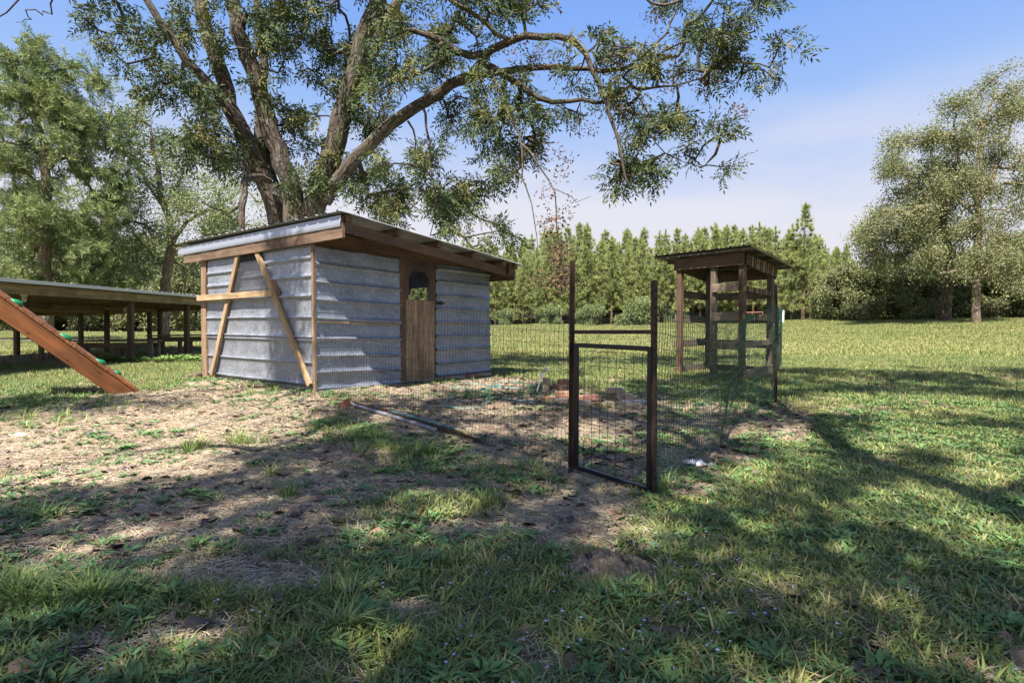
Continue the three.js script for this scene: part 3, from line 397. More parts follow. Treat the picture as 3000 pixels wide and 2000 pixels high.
function crumple(name, label, cat, u, v, w, d, h, mat, seed) { const p = G(u, v), b = new MB(), n = 14; for (let j = 0; j <= 8; j++) for (let i = 0; i <= n; i++) { const a = i / n - .5, c = j / 8 - .5, e = 1 - (2 * Math.max(Math.abs(a), Math.abs(c))) ** 4; b.v(p.x + a * w + (noise2(i * .8, j * .8, seed) - .5) * w * .12, p.y + .01 + h * e * fbm(i * .5, j * .6, 3, seed + 2), p.z + c * d + (noise2(i * .7, j * .7, seed + 1) - .5) * d * .3, i / n, j / 8); if (i && j) { const q = b.n - 1; b.quad(q - 1 - (n + 1), q - (n + 1), q, q - 1); } } return single(name, b.geo(true), mat, label, cat, p); }
const sackMat = std({ color: lin(.74, .74, .76), roughness: .6, side: THREE.DoubleSide });
crumple('plastic_scrap', 'crumpled white plastic scrap on the dirt right of the gate', 'scrap', 2035, 1362, .17, .12, .05, sackMat, 5); crumple('plastic_scrap', 'small sliver of white plastic beside the larger scrap right of the gate', 'scrap', 2085, 1367, .08, .05, .03, sackMat, 8);
crumple('metal_sheet', 'scrap of silver sheet metal in the grass beside the right corner post', 'sheet', 2322, 1119, .42, .30, .03, M.silver, 12);
crumple('plastic_scrap', 'white scrap lying in the sunny sand at the far left', 'scrap', 55, 1277, .13, .1, .03, sackMat, 19);
{ const p = G(2362, 1100); single('board_scrap', beam(p.clone().add(V(-.04, .01, 0)), p.clone().add(V(.03, .10, -.03)), .05, .02, V(0, 0, 1)), M.oldWood, 'grey board scrap sticking out of the grass behind the silver sheet', 'board', p); }
{ // ant mound
  const p = G(1785, 1668), b = new MB(), n = 150, r = 56; for (let j = 0; j <= r; j++) for (let i = 0; i <= n; i++) { const th = i / n * Math.PI * 2, f = j / r, R = .20 * (1 + .25 * (fbm(Math.cos(th) * 1.5 + 5, Math.sin(th) * 1.5 + 5, 3, 7) - .5)), x = p.x + Math.cos(th) * R * f * 1.15, z = p.z + Math.sin(th) * R * f * .8; b.v(x, terrain(x, z) - .012 + .075 * (1 - f * f) * (.6 + fbm(x * 16, z * 16, 3, 8) * .8) + (fbm(x * 75, z * 75, 3, 9) - .5) * .05, z, x, z); if (i && j) { const q = b.n - 1; b.quad(q - 1 - (n + 1), q - (n + 1), q, q - 1); } }
  single('ant_mound', b.geo(true), M.soil, 'low brown mound of crumbly soil in the foreground grass', 'mound', p);
}
for (const [u0, v0, u1, v1, r, lab, mat] of [[75, 1437, 178, 1440, .008, 'pale stick lying in the sand at the far left', M.barkPale], [685, 1832, 838, 1780, .0055, 'grey lichen covered twig lying in the grass at lower left', M.bark], [905, 1500, 952, 1478, .007, 'short pale stick on the straw left of centre', M.barkPale], [1550, 1312, 1575, 1322, .006, 'short forked twig on the dirt inside the fence', M.barkPale], [475, 1770, 510, 1732, .005, 'broken grey twig pointing away among leaves at lower left', M.bark]]) { const a = G(u0, v0), c = G(u1, v1), m = a.clone().lerp(c, .55); m.y += .012; m.x += .01; a.y += .008; c.y += .012; const b = new MB(); tube(b, curve([a, m, c], 12), r, 6); single('stick', b.geo(true), mat, lab, 'stick', a); }

// ---------------------------------------------------------------- climbing ramp at the left
{
  const foot = V(-4.92, .1, -7.5), d = V(-.8, 0, .6), rise = .93, sl = V(d.x, rise, d.z).normalize(), across = V(-.6, 0, -.8), nrm = across.clone().cross(sl).normalize(); if (nrm.y < 0) nrm.negate();
  const L = 2.7, t = thing('climbing_ramp', 'orange stained wooden climbing ramp with green grips', 'playset', foot), P = (n, g, m) => part(t, n, g, m), o = foot.clone().addScaledVector(sl, -.06).addScaledVector(nrm, -.06);
  for (const k of [0, .86]) P('side_rail', beam(o.clone().addScaledVector(across, k), o.clone().addScaledVector(across, k).addScaledVector(sl, L).addScaledVector(nrm, -.0), .20, .038, nrm, .005), M.stain);
  for (let k = 0; k < 18; k++) { const q = o.clone().addScaledVector(sl, .09 + k * .145).addScaledVector(nrm, .10 + .015); P('plank', beam(q.clone().addScaledVector(across, -.03), q.clone().addScaledVector(across, .9), .141, .03, sl, .004), k % 3 ? M.stain2 : M.stain); }
  const hold = (f, k, s) => { const g = new THREE.SphereGeometry(1, 14, 10), p = g.attributes.position; for (let i = 0; i < p.count; i++) { const x = p.getX(i), y = p.getY(i), z = p.getZ(i), n = 1 + .25 * Math.sin(x * 3 + k) + .15 * Math.sin(z * 5); p.setXYZ(i, x * .066 * n * s, Math.max(-.25, y) * .036 * n * s, z * .05 * s); } g.computeVertexNormals(); const m = new THREE.Matrix4().makeBasis(sl.clone().multiplyScalar(-1), nrm, across.clone().negate()); m.setPosition(o.clone().addScaledVector(sl, f).addScaledVector(nrm, .135).addScaledVector(across, k)); g.applyMatrix4(m); P('climbing_grip', g, M.holdGreen); };
  hold(.72, .12, 1.0); hold(1.2, .1, 1.15); hold(1.82, .12, 1.1); hold(.45, .6, .8); hold(2.2, .4, 1);
}

// ---------------------------------------------------------------- pavilion with tables
{
  const X0 = -9.55, X1 = -15.8, yN = 1.90, yF = 1.58, zA = -8.2, zB = -20.6, pav = thing('pavilion', 'low open sided pavilion with tin roof on timber posts', 'shelter', V(-12.5, .05, -14));
  const P = (n, g, m, l, par = pav) => part(par, n, g, m, l), yAt = (x) => lerp(yN, yF, (x - X0) / (X1 - X0));
  for (const [x, z] of [[X0 - .2, -14.5], [X0 - .2, -17.0], [X0 - .2, -20.2], [X0 - .2, -9.2], [-13.5, -18.9], [-14.9, -19.6], [-12.6, -20.3], [-15.2, -17.4], [-13.1, -23 + 2.5], [-15.4, -14.2]]) P('post', beam(V(x, terrain(x, z) - .1, z), V(x + .02, yAt(x) - .16, z), .13, .13, V(1, 0, 0), .015), M.pavPost);
  P('eave_beam', beam(V(X0 - .03, yN - .12, zA), V(X0 - .03, yN - .13, zB), .2, .045, UP, .005, 6, .02), M.pav); P('eave_beam', beam(V(X1 + .1, yF - .12, zA), V(X1 + .1, yF - .12, zB), .18, .045, UP), M.pav); P('end_beam', beam(V(X0, yN - .13, zB + .1), V(X1, yF - .13, zB + .1), .18, .045, UP), M.pav); P('middle_beam', beam(V(-12.7, yAt(-12.7) - .14, zA), V(-12.7, yAt(-12.7) - .14, zB), .18, .06, UP), M.pav);
  P('eave_flashing', beam(V(X0 + .125, yN + .012, zA), V(X0 + .125, yN + .008, zB - .1), .07, .006, UP, .002, 8, .02), M.silver);
  for (let z = zA - .2; z > zB; z -= .62) P('rafter', beam(V(X0 - .06, yN - .07, z), V(X1, yF - .07, z), .11, .038, UP), M.pav);
  for (let k = 0; k < 8; k++) { const x = lerp(X0 - .1, X1 + .1, k / 7); P('purlin', beam(V(x, yAt(x) - .002, zA + .1), V(x, yAt(x) - .002, zB), .09, .03, V(1, 0, 0)), M.pav); }
  const nS = 6; for (let k = 0; k < nS; k++) { const z0 = lerp(zA + .2, zB - .15, k / nS), z1 = lerp(zA + .2, zB - .15, (k + 1) / nS) - .04, w = z0 - z1, rib = []; for (let r = .06; r < w; r += .235) rib.push(r); P('roof_sheet', sheet((a, y, n) => V(X0 + .12 + a * (X1 - X0 - .2) , lerp(yN, yF, a) + .03 + n + k * .003, z0 - y), 0, 1, 0, w, rib, { nA: 10, rh: .02, rw: .06, seed: 90 + k, bulge: .006, minor: false }), M.galvPav); }
  for (const [x, z] of [[-10.3, -12.0], [-12.4, -18.2], [-11.9, -17.6]]) { const y = yAt(x) - .14, f = P('light_fitting', beam(V(x, y, z), V(x, y - .05, z), .1, .1, V(1, 0, 0), .02), M.white); P('glass_jar', tubeGeo([V(x, y - .05, z), V(x, y - .09, z), V(x, y - .17, z)], [.035, .045, .03], 10), M.lens, null, f); }
  // benches and tables
  const bench = (name, label, cat, x0, x1, z, yTop, dep, mat, legs, skew) => { const g = onGround((x0 + x1) / 2, z), t = thing(name, label, cat, g), y = g.y + yTop; for (let k = 0; k < 3; k++) part(t, 'top_board', beam(V(x0, y, z - dep * (k - 1) / 2.6), V(x1, y + skew, z - dep * (k - 1) / 2.6 - .3), dep / 2.8, .04, V(0, 0, 1)), mat); part(t, 'rail', beam(V(x0 + .05, y - .12, z + dep * .4), V(x1 - .05, y - .12 + skew, z + dep * .4 - .3), .14, .04, UP), mat); part(t, 'rail', beam(V(x0 + .05, y - .12, z - dep * .4), V(x1 - .05, y - .12 + skew, z - dep * .4 - .3), .14, .04, UP), mat); for (let k = 0; k < legs; k++) { const f = k / (legs - 1), x = lerp(x0 + .08, x1 - .08, f); for (const s of [-1, 1]) part(t, 'leg', beam(V(x, terrain(x, z) - .05, z + s * dep * .36 - .3 * f), V(x, y - .05 + skew * f, z + s * dep * .36 - .3 * f), .1, .09, V(1, 0, 0)), mat); } };
  bench('work_table', 'grey timber work table beside the right end of the pavilion', 'table', -11.1, -9.35, -17.6, .60, .8, M.greyWood, 3, .02); bench('bench', 'long low timber bench under the middle of the pavilion', 'bench', -12.9, -9.95, -15.6, .48, .45, M.greyWood, 4, .0);
}

// ---------------------------------------------------------------- foliage shapes
// template: list of triangles, each [x,y,z]*3 flat array
function leaflet(out, o, dir, nrm, len, wid, fold = .18) { const d = dir.clone().normalize(), s = d.clone().cross(nrm).normalize(), n = s.clone().cross(d); const mid = o.clone().addScaledVector(d, len * .45).addScaledVector(n, -len * .03), a = mid.clone().addScaledVector(s, wid / 2).addScaledVector(n, wid * fold), b = mid.clone().addScaledVector(s, -wid / 2).addScaledVector(n, wid * fold), tip = o.clone().addScaledVector(d, len).addScaledVector(n, -len * .1); out.push([o, a, tip], [o, tip, b]); }
const rv = (r) => V(r() * 2 - 1, r() * 2 - 1, r() * 2 - 1);
function pecanSpray(seed) { // a twig end with five compound leaves
  const r = rng(seed), out = []; for (let k = 0; k < 5; k++) { const az = k * 2.4 + r() * .9, base = V(k * .07 - .1, 0, 0), d = V(.55, Math.cos(az) * .6 + .05, Math.sin(az) * .85).normalize(), n = V(0, 1, 0).addScaledVector(d, -d.y).normalize(), L = .24 + r() * .10; const s = d.clone().cross(n).normalize(); const np = 4; for (let i = 0; i <= np; i++) { const f = i / np, p = base.clone().addScaledVector(d, L * (.2 + .8 * f)).add(V(0, -.13 * f * f * L / .3, 0)), ll = .095 + .04 * Math.sin(f * 2.4) + r() * .03; if (i === np) leaflet(out, p, d.clone().add(V(0, -.5, 0)), n.clone().add(rv(r).multiplyScalar(.4)), ll * 1.1, .042); else for (const q of [-1, 1]) leaflet(out, p, d.clone().multiplyScalar(.6).addScaledVector(s, q * .9).add(V(0, -.15 - r() * .5, 0)), n.clone().add(rv(r).multiplyScalar(.6)), ll, .038 + r() * .010); } } return out; }
function leafClump(seed, n, R, len, wid, flat = 1, droop = .2) { const r = rng(seed), out = []; for (let k = 0; k < n; k++) { const o = rv(r).multiplyScalar(R); o.y *= flat; leaflet(out, o, rv(r).add(V(0, -droop, 0)).addScaledVector(o, .7 / R), V(0, 1, 0).add(rv(r).multiplyScalar(.8)), len * (.7 + r() * .6), wid * (.7 + r() * .6)); } return out; }
function needleTuft(seed, n, len, wid) { const r = rng(seed), out = []; for (let k = 0; k < n; k++) { const d = V(.9, 0, 0).add(rv(r).multiplyScalar(1.0)).normalize(), s = d.clone().cross(rv(r)).normalize().multiplyScalar(wid), o = V(r() * -.14, (r() - .5) * .06, (r() - .5) * .06), t = o.clone().addScaledVector(d, len * (.7 + r() * .5)); out.push([o.clone().add(s), o.clone().sub(s), t]); } return out; }
function cedarFrond(seed) { const r = rng(seed), out = []; for (let k = 0; k < 44; k++) { const f = k / 44, az = r() * 6.28, o = V(f * .5 - .1, -.12 * f * f + (r() - .5) * .06, (r() - .5) * .1), d = V(.6, Math.cos(az) * .6 - .1, Math.sin(az) * .9).normalize(), s = d.clone().cross(rv(r)).normalize().multiplyScalar(.014), t = o.clone().addScaledVector(d, .12 + r() * .14); const m = o.clone().lerp(t, .5); out.push([o, m.clone().add(s), t], [o, t, m.clone().sub(s)]); } return out; }
const flatten = (tris) => { const a = new Float32Array(tris.length * 9); tris.forEach((t, i) => t.forEach((p, k) => { a[i * 9 + k * 3] = p.x; a[i * 9 + k * 3 + 1] = p.y; a[i * 9 + k * 3 + 2] = p.z; })); return a; };
class Leaves { // collects placed templates with a colour per placed leaf
  constructor() { this.p = []; this.c = []; }
  add(tpl, m, col, vary, r, per = 2) { const e = m.elements; let k = [1, 1, 1]; for (let i = 0; i < tpl.length; i += 3) { if (i % (9 * per) === 0) { const b = 1 + (r() - .5) * vary, h = (r() - .5) * vary * .5; k = [col[0] * b * (1 + h), col[1] * b, col[2] * b * (1 - h)]; } const x = tpl[i], y = tpl[i + 1], z = tpl[i + 2]; this.p.push(e[0] * x + e[4] * y + e[8] * z + e[12], e[1] * x + e[5] * y + e[9] * z + e[13], e[2] * x + e[6] * y + e[10] * z + e[14]); this.c.push(k[0], k[1], k[2]); } }
  geo() { const g = new THREE.BufferGeometry(); g.setAttribute('position', new THREE.Float32BufferAttribute(this.p, 3)); g.setAttribute('color', new THREE.Float32BufferAttribute(this.c, 3)); g.computeVertexNormals(); return g; }
}
const PEC = [1, 2, 3, 4, 5, 6].map((s) => flatten(pecanSpray(s * 13))), OAK = [1, 2, 3, 4].map((s) => flatten(leafClump(s * 7, 30, .52, .135, .078))), OAKF = [1, 2, 3].map((s) => flatten(leafClump(s * 5, 26, .5, .24, .14))), SHRUB = [1, 2, 3].map((s) => flatten(leafClump(s * 3, 24, .16, .10, .045, 1, -.3))), PINE = [1, 2, 3, 4].map((s) => flatten(needleTuft(s * 11, 40, .30, .015))), CED = [1, 2, 3, 4].map((s) => flatten(cedarFrond(s * 17))), DEADL = [1, 2, 3].map((s) => flatten(leafClump(s * 19, 16, .11, .075, .03, 1.4, 1.2)));
function frame(pos, dir, sc, r, roll = 1) { const x = dir.clone().normalize(); let y = V(0, 1, 0).addScaledVector(x, -x.y); if (y.lengthSq() < .02) y = V(1, 0, 0).addScaledVector(x, -x.x); y.normalize(); const z = x.clone().cross(y); const a = (r() - .5) * roll, ca = Math.cos(a), sa = Math.sin(a); const y2 = y.clone().multiplyScalar(ca).addScaledVector(z, sa), z2 = x.clone().cross(y2); return new THREE.Matrix4().makeBasis(x.multiplyScalar(sc), y2.multiplyScalar(sc), z2.multiplyScalar(sc)).setPosition(pos); }
// branches: limbs given as polylines, twigs grown from them to every target point
function skeleton(limbs, targets, o) {
  const { step = .35, tw = .006, seed = 1, sag = 0, kr = .011 } = o, r = rng(seed), N = [], paths = [];
  const near = (p) => { let b = -1, bd = 1e9; for (let i = 0; i < N.length; i++) { const q = N[i].p, d = (q.x - p.x) ** 2 + (q.y - p.y) ** 2 + (q.z - p.z) ** 2; if (d < bd) { bd = d; b = i; } } return [b, Math.sqrt(bd)]; };
  limbs.forEach((l, li) => { const L = l.pts.reduce((s, p, i) => s + (i ? p.distanceTo(l.pts[i - 1]) : 0), 0), n = Math.max(3, Math.round(L / step)), pts = curve(l.pts, n), ids = []; let par = -1; if (li) par = near(pts[0])[0]; pts.forEach((p, k) => { if (k && k < n) p.add(rv(r).multiplyScalar((l.wob ?? .12) * step)); N.push({ p, par: k ? N.length - 1 : par, fix: lerp(l.r0, l.r1, Math.pow(k / n, l.pw ?? .9)), load: 0 }); ids.push(N.length - 1); }); paths.push({ ids, main: true }); });
  const main = N.length, order = targets.map((p, i) => { let bd = 1e9; for (let k = 0; k < main; k++) bd = Math.min(bd, N[k].p.distanceToSquared(p)); return [bd, i]; }).sort((a, b) => a[0] - b[0]), ends = [];
  for (const [, ti] of order) { const p = targets[ti]; const [b, d] = near(p), n = Math.max(1, Math.ceil(d / step)), P0 = N[b].p, par = N[b].par >= 0 ? P0.clone().sub(N[N[b].par].p).normalize() : V(0, 1, 0); const c = P0.clone().lerp(p, .5).addScaledVector(par, d * .22).add(V(0, d * sag, 0)); const ids = [b]; let last = b; for (let k = 1; k <= n; k++) { const t = k / n, q = P0.clone().multiplyScalar((1 - t) * (1 - t)).addScaledVector(c, 2 * t * (1 - t)).addScaledVector(p, t * t); if (k < n) q.add(rv(r).multiplyScalar(step * .12)); N.push({ p: q, par: last, fix: 0, load: 0 }); last = N.length - 1; ids.push(last); } paths.push({ ids, main: false }); ends.push({ p, dir: p.clone().sub(N[N[last].par].p).normalize(), i: ti }); for (let q = last; q >= 0; q = N[q].par) N[q].load++; }
  const rad = (i) => N[i].fix || Math.max(tw, kr * Math.sqrt(N[i].load)); const b = new MB();
  for (const { ids, main: mn } of paths) { const rs = ids.map((i, k) => (!mn && k === 0 ? Math.min(rad(i), rad(ids[1]) * 1.15) : rad(i))); tube(b, ids.map((i) => N[i].p), rs, mn ? (rs[0] > .1 ? 14 : 8) : rs[0] > .03 ? 6 : 4, true); }
  return { geo: b.geo(true), ends, N };
}
function inBlob(b, r) { let p; do { p = rv(r); } while (p.lengthSq() > 1); const k = .35 + .65 * Math.pow(p.length(), .5); return V(b.c.x + p.x * b.r.x, b.c.y + p.y * b.r.y, b.c.z + p.z * b.r.z); }
function clumped(b, n, r, out, sp, per = 5) { const m = Math.max(1, Math.round(n / per)); for (let c = 0; c < m; c++) { const q = inBlob(b, r), k1 = per * (.6 + r() * .8); for (let k = 0; k < k1; k++) out.push(q.clone().add(V(r() + r() - 1, (r() + r() - 1) * .7, r() + r() - 1).multiplyScalar(sp))); } }
const blob = (u, v, ru, rvv, Z, rz, n) => { const c = W(u, v, Z); return { c, r: V(ru / FPX * Z, rvv / FPX * Z, rz ?? (ru + rvv) / 2 / FPX * Z), n }; };
function leafTree(name, label, base, limbs, targets, tpl, o) {
  const t = thing(name, label, 'tree', base, o.group), r = rng(o.seed ?? 3), sk = skeleton(limbs, targets, o), lv = new Leaves();
  for (const e of sk.ends) { const k = o.each ?? 1; for (let q = 0; q < k; q++) { const d = e.dir.clone().add(rv(r).multiplyScalar(o.spread ?? .6)).add(V(0, -(o.droop ?? .2), 0)), p = e.p.clone().add(rv(r).multiplyScalar(q ? o.jit ?? .2 : 0)), cl = o.cols[Math.floor(r() * o.cols.length)]; lv.add(tpl[Math.floor(r() * tpl.length)], frame(p, d, (o.size ?? 1) * (.8 + r() * .45), r, o.roll ?? 2), cl, o.vary ?? .4, r, o.per ?? 2); } }
  part(t, 'trunk', sk.geo, o.bark ?? M.bark); part(t, 'crown', lv.geo(), o.leafMat ?? M.leaf, null, 'stuff'); return { t, sk };
}

// ---------------------------------------------------------------- the big pecan behind the coop
{
  const D = 1.2755, S = (a, Z) => a.map(([u, v, z]) => W(u, v, z ?? Z)), r = rng(77);
  const base = onGround(-4.75, -12.4), root = W(880, 700, 12.4);
  const limbs = [
    { pts: [base.clone().add(V(0, -.2, 0)), base.clone().add(V(.03, .9, 0)), W(875, 760, 12.3), W(868, 690, 12.3)], r0: .58, r1: .38 },
    { pts: [W(858, 760, 12.3), ...S([[815, 650], [790, 560, 12.2], [745, 470, 12.1], [700, 370, 12], [665, 280, 11.9], [635, 180, 11.9], [605, 80, 11.8], [575, -20, 11.8], [545, -140, 11.7]], 12.3)], r0: .235, r1: .105 },
    { pts: S([[745, 470, 12.1], [698, 365, 11.7], [640, 285, 11.4], [580, 217, 11.2], [535, 160, 11.1], [500, 104, 11], [455, 40, 10.9], [415, -20, 10.8], [370, -90, 10.7]], 12), r0: .12, r1: .05 },
    { pts: S([[865, 760, 12.1], [858, 650, 12], [852, 545, 12], [821, 462, 11.9], [779, 340, 11.8], [736, 189, 11.7], [700, 94, 11.6], [680, 0, 11.6], [655, -120, 11.5]], 12), r0: .235, r1: .125 },
    { pts: S([[812, 560, 12.6], [774, 453, 12.8], [758, 354, 13], [772, 189, 13.2], [764, 71, 13.4], [755, 0, 13.5], [750, -120, 13.6]], 12.8), r0: .13, r1: .08 },
    { pts: S([[885, 770, 12.2], [905, 655, 12.1], [940, 566, 12], [972, 448, 12], [1013, 307, 12], [1048, 165, 12], [1100, 24, 12], [1135, -90, 12]], 12), r0: .27, r1: .155 },
    { pts: S([[1020, 330, 12.4], [1060, 240, 12.8], [1107, 119, 13], [1170, 0, 13.2], [1210, -80, 13.3]], 12.8), r0: .14, r1: .09 },
    { pts: S([[950, 590, 11.9], [1000, 512, 11.7], [1060, 450, 11.6], [1119, 387, 11.5], [1185, 335, 11.4], [1250, 292, 11.3], [1310, 255, 11.2], [1357, 232, 11.1], [1405, 190, 11]], 11.8), r0: .15, r1: .09 },
    { pts: S([[1340, 240, 11.1], [1400, 222, 11.2], [1476, 205, 11.3], [1595, 193, 11.4], [1702, 202, 11.5], [1800, 205, 11.6], [1900, 185, 11.7], [1988, 164, 11.8]], 11.4), r0: .085, r1: .03 },
    { pts: S([[1405, 195, 11], [1417, 158, 10.9], [1506, 113, 10.7], [1570, 103, 10.6], [1640, 104, 10.5], [1702, 143, 10.4], [1744, 220, 10.3], [1765, 270, 10.3], [1774, 304, 10.2], [1803, 393, 10.1], [1827, 494, 10], [1850, 555, 10]], 10.6), r0: .085, r1: .018 },
    { pts: S([[1417, 158, 10.9], [1369, 165, 10.9], [1300, 118, 10.8], [1238, 95, 10.8], [1180, 90, 10.9]], 10.8), r0: .08, r1: .05 },
    { pts: S([[1405, 185, 11], [1450, 205, 10.9], [1506, 238, 10.8], [1550, 270, 10.7], [1595, 290, 10.7], [1660, 294, 10.6], [1714, 294, 10.6], [1768, 309, 10.5], [1833, 256, 10.5], [1890, 262, 10.5], [1952, 256, 10.5], [2059, 226, 10.5]], 10.7), r0: .07, r1: .015 },
    { pts: S([[1488, 113, 10.7], [1450, 90, 10.6], [1400, 48, 10.6], [1340, 18, 10.5], [1300, -20, 10.5]], 10.6), r0: .04, r1: .045 },
    { pts: S([[1236, 300, 11.3], [1244, 330, 11.1], [1256, 405, 10.9], [1265, 480, 10.8], [1274, 595, 10.8], [1260, 690, 10.8]], 11), r0: .032, r1: .008 },
    { pts: S([[1195, 355, 11.3], [1222, 400, 11.1], [1215, 450, 11], [1240, 540, 11]], 11), r0: .022, r1: .008 },
    { pts: S([[1440, 205, 10.9], [1464, 268, 10.6], [1488, 333, 10.4], [1524, 417, 10.2], [1530, 500, 10.1], [1540, 555, 10], [1571, 655, 9.8], [1577, 750, 9.7]], 10.3), r0: .034, r1: .005 },
    { pts: S([[1524, 417, 10.2], [1555, 450, 10], [1590, 505, 9.9], [1625, 553, 9.8], [1628, 620, 9.7], [1631, 684, 9.6], [1646, 774, 9.5], [1655, 830, 9.5]], 10), r0: .02, r1: .005 },
    { pts: S([[1625, 553, 9.8], [1660, 565, 9.7], [1690, 600, 9.7], [1730, 575, 9.7]], 9.8), r0: .008, r1: .003, wob: .3 },
    { pts: S([[2000, 0, 11.5], [1945, 22, 11.5], [1905, 10, 11.5], [1880, -20, 11.5]], 11.5), r0: .03, r1: .03 },
    { pts: S([[1833, 200, 11.6], [1900, 150, 11.5], [1950, 100, 11.5], [1965, 50, 11.5], [2000, 0, 11.5]], 11.5), r0: .03, r1: .02 },
    { pts: S([[1862, 270, 10.5], [1890, 320, 10.4], [1905, 400, 10.4], [1960, 460, 10.4], [2060, 490, 10.4]], 10.4), r0: .02, r1: .006 },
    { pts: S([[1700, 300, 10.6], [1698, 350, 10.5], [1696, 400, 10.5]], 10.5), r0: .01, r1: .003 },
    { pts: S([[965, 590, 11.6], [930, 500, 11.9], [960, 400, 12.6]], 12), r0: .08, r1: .03 },
    { pts: S([[790, 530, 11.9], [735, 520, 11.2], [715, 545, 10.9], [712, 620, 10.7], [708, 690, 10.6]], 11), r0: .07, r1: .055 },
    { pts: S([[715, 560, 10.9], [690, 610, 10.9], [640, 620, 11], [590, 590, 11.1]], 11), r0: .04, r1: .015 },
  ];
  // [u, v, ru, rv] in the 2352-wide photograph, sprays
  const B = [[195, 18, 60, 30, 10], [265, 45, 60, 45, 14], [340, 40, 60, 45, 14], [300, 130, 55, 45, 16], [360, 150, 75, 50, 26], [400, 110, 45, 45, 10], [420, 215, 90, 38, 30], [480, 280, 80, 60, 42], [520, 350, 70, 48, 40], [455, 370, 55, 40, 16], [500, 110, 40, 60, 20], [470, 30, 70, 35, 16], [590, 40, 50, 45, 16], [660, 60, 85, 70, 66], [720, 120, 70, 65, 46], [760, 40, 60, 50, 30], [640, 160, 50, 40, 12], [640, 245, 75, 45, 22], [700, 300, 50, 40, 12], [600, 300, 40, 50, 12], [785, 230, 75, 100, 36], [845, 150, 40, 80, 18], [740, 400, 80, 75, 46], [810, 430, 70, 60, 48], [870, 470, 80, 50, 40], [905, 430, 60, 50, 16], [600, 400, 30, 30, 5], [700, 450, 40, 50, 20],
    [930, 40, 60, 60, 24], [990, 60, 80, 70, 34], [1070, 40, 80, 50, 26], [1150, 50, 80, 50, 26], [1220, 60, 50, 50, 12], [900, 150, 70, 80, 34], [950, 220, 80, 60, 30], [890, 290, 60, 60, 20], [830, 260, 50, 60, 16], [1010, 150, 70, 60, 18], [1090, 245, 90, 50, 34], [1050, 180, 80, 40, 18], [1170, 290, 75, 55, 34], [1200, 330, 50, 40, 16], [1130, 330, 50, 40, 14], [990, 350, 60, 50, 18], [1000, 420, 70, 60, 32], [1060, 440, 60, 60, 30], [1000, 510, 70, 60, 24], [1100, 420, 30, 50, 6], [1140, 520, 55, 28, 11], [1090, 560, 25, 20, 6], [1160, 410, 45, 40, 12], [1180, 170, 80, 45, 20], [1270, 150, 90, 45, 22], [1250, 260, 50, 30, 9], [1360, 130, 70, 40, 14], [1430, 90, 70, 60, 14], [1480, 160, 70, 50, 20], [1560, 130, 80, 60, 26], [1620, 60, 70, 60, 34], [1700, 50, 80, 60, 40], [1690, 130, 75, 55, 34], [1760, 165, 65, 38, 26], [1620, 180, 70, 45, 22], [1420, 260, 75, 55, 26], [1500, 230, 70, 45, 22], [1520, 300, 80, 55, 34], [1580, 280, 50, 50, 16], [1430, 350, 50, 60, 22], [1480, 380, 50, 55, 24], [1450, 430, 60, 36, 22], [1400, 400, 25, 40, 8], [1640, 340, 70, 45, 22], [1690, 370, 45, 35, 12], [1440, 180, 70, 30, 10], [1340, 220, 60, 40, 8]];
  const tg = []; for (const [u, v, ru, rvv, n] of B) { const Z = u < 600 ? 11.2 : u < 900 ? 12.2 : u < 1250 ? 11.2 : u < 1450 ? 10.6 : 10.8; const b = blob(u * D, (v - (u > 1250 ? 14 : 0)) * D, ru * D * (u > 1250 ? .85 : .92), rvv * D * (u > 1250 ? .8 : .9), Z, 1.0); clumped(b, n * (u > 1250 ? .56 : .86), r, tg, .30); }
  for (const [u, v, ru, rvv, n] of [[300, -60, 160, 50, 40], [700, -80, 260, 60, 110], [1100, -70, 220, 60, 70], [1650, -60, 160, 50, 50]]) { const b = blob(u * D, v * D, ru * D, rvv * D, 11.6, 1.5); clumped(b, n * .6, r, tg, .35); }
  const { t, sk } = leafTree('pecan_tree', 'big spreading pecan tree with several trunks behind the coop', base, limbs, tg, PEC, { seed: 8, step: .3, tw: .006, kr: .0065, sag: .06, cols: [[.068, .095, .028], [.056, .082, .026], [.08, .108, .03], [.048, .074, .026], [.15, .15, .04]], leafMat: M.leafDark, vary: .5, spread: 1.0, droop: .2, size: .74, each: 1, roll: 3 });
  // dry brown leaf clusters still hanging on it
  const lv = new Leaves(), put = (u, v, ru, rvv, n, Z) => { const b = blob(u * D, v * D, ru * D, rvv * D, Z, .4); for (let k = 0; k < n * (v > 520 ? .55 : .3); k++) lv.add(DEADL[k % 3], frame(inBlob(b, r), V(.2, -1, .1).add(rv(r).multiplyScalar(.4)), .75 + r() * .35, r, 6), [[.11, .06, .042], [.085, .05, .04], [.15, .085, .055]][k % 3], .5, r); };
  for (const a of [[1200, 130, 60, 40, 26, 10.6], [1260, 160, 50, 40, 22, 10.5], [1400, 130, 60, 40, 26, 10.5], [1370, 190, 60, 40, 16, 10.4], [1440, 240, 30, 26, 12, 10.2], [1530, 170, 40, 40, 18, 10.6], [1640, 170, 50, 40, 18, 10.6], [1690, 255, 26, 34, 22, 10.4], [1640, 270, 14, 20, 8, 10.4], [1492, 38, 12, 16, 10, 10.6], [1505, 70, 12, 16, 5, 10.6], [1560, 230, 60, 30, 12, 10.5], [1262, 380, 40, 60, 16, 10], [1300, 390, 18, 20, 10, 9.8], [1250, 470, 30, 50, 12, 9.8], [1290, 480, 26, 50, 16, 9.7], [1270, 540, 16, 40, 16, 9.6], [1286, 590, 14, 30, 26, 9.5], [1295, 640, 14, 30, 30, 9.4], [1240, 645, 8, 16, 6, 9.5], [1235, 310, 40, 30, 8, 10.2], [1340, 300, 26, 26, 6, 10.2], [1370, 300, 20, 20, 6, 10.2]]) put(...a);
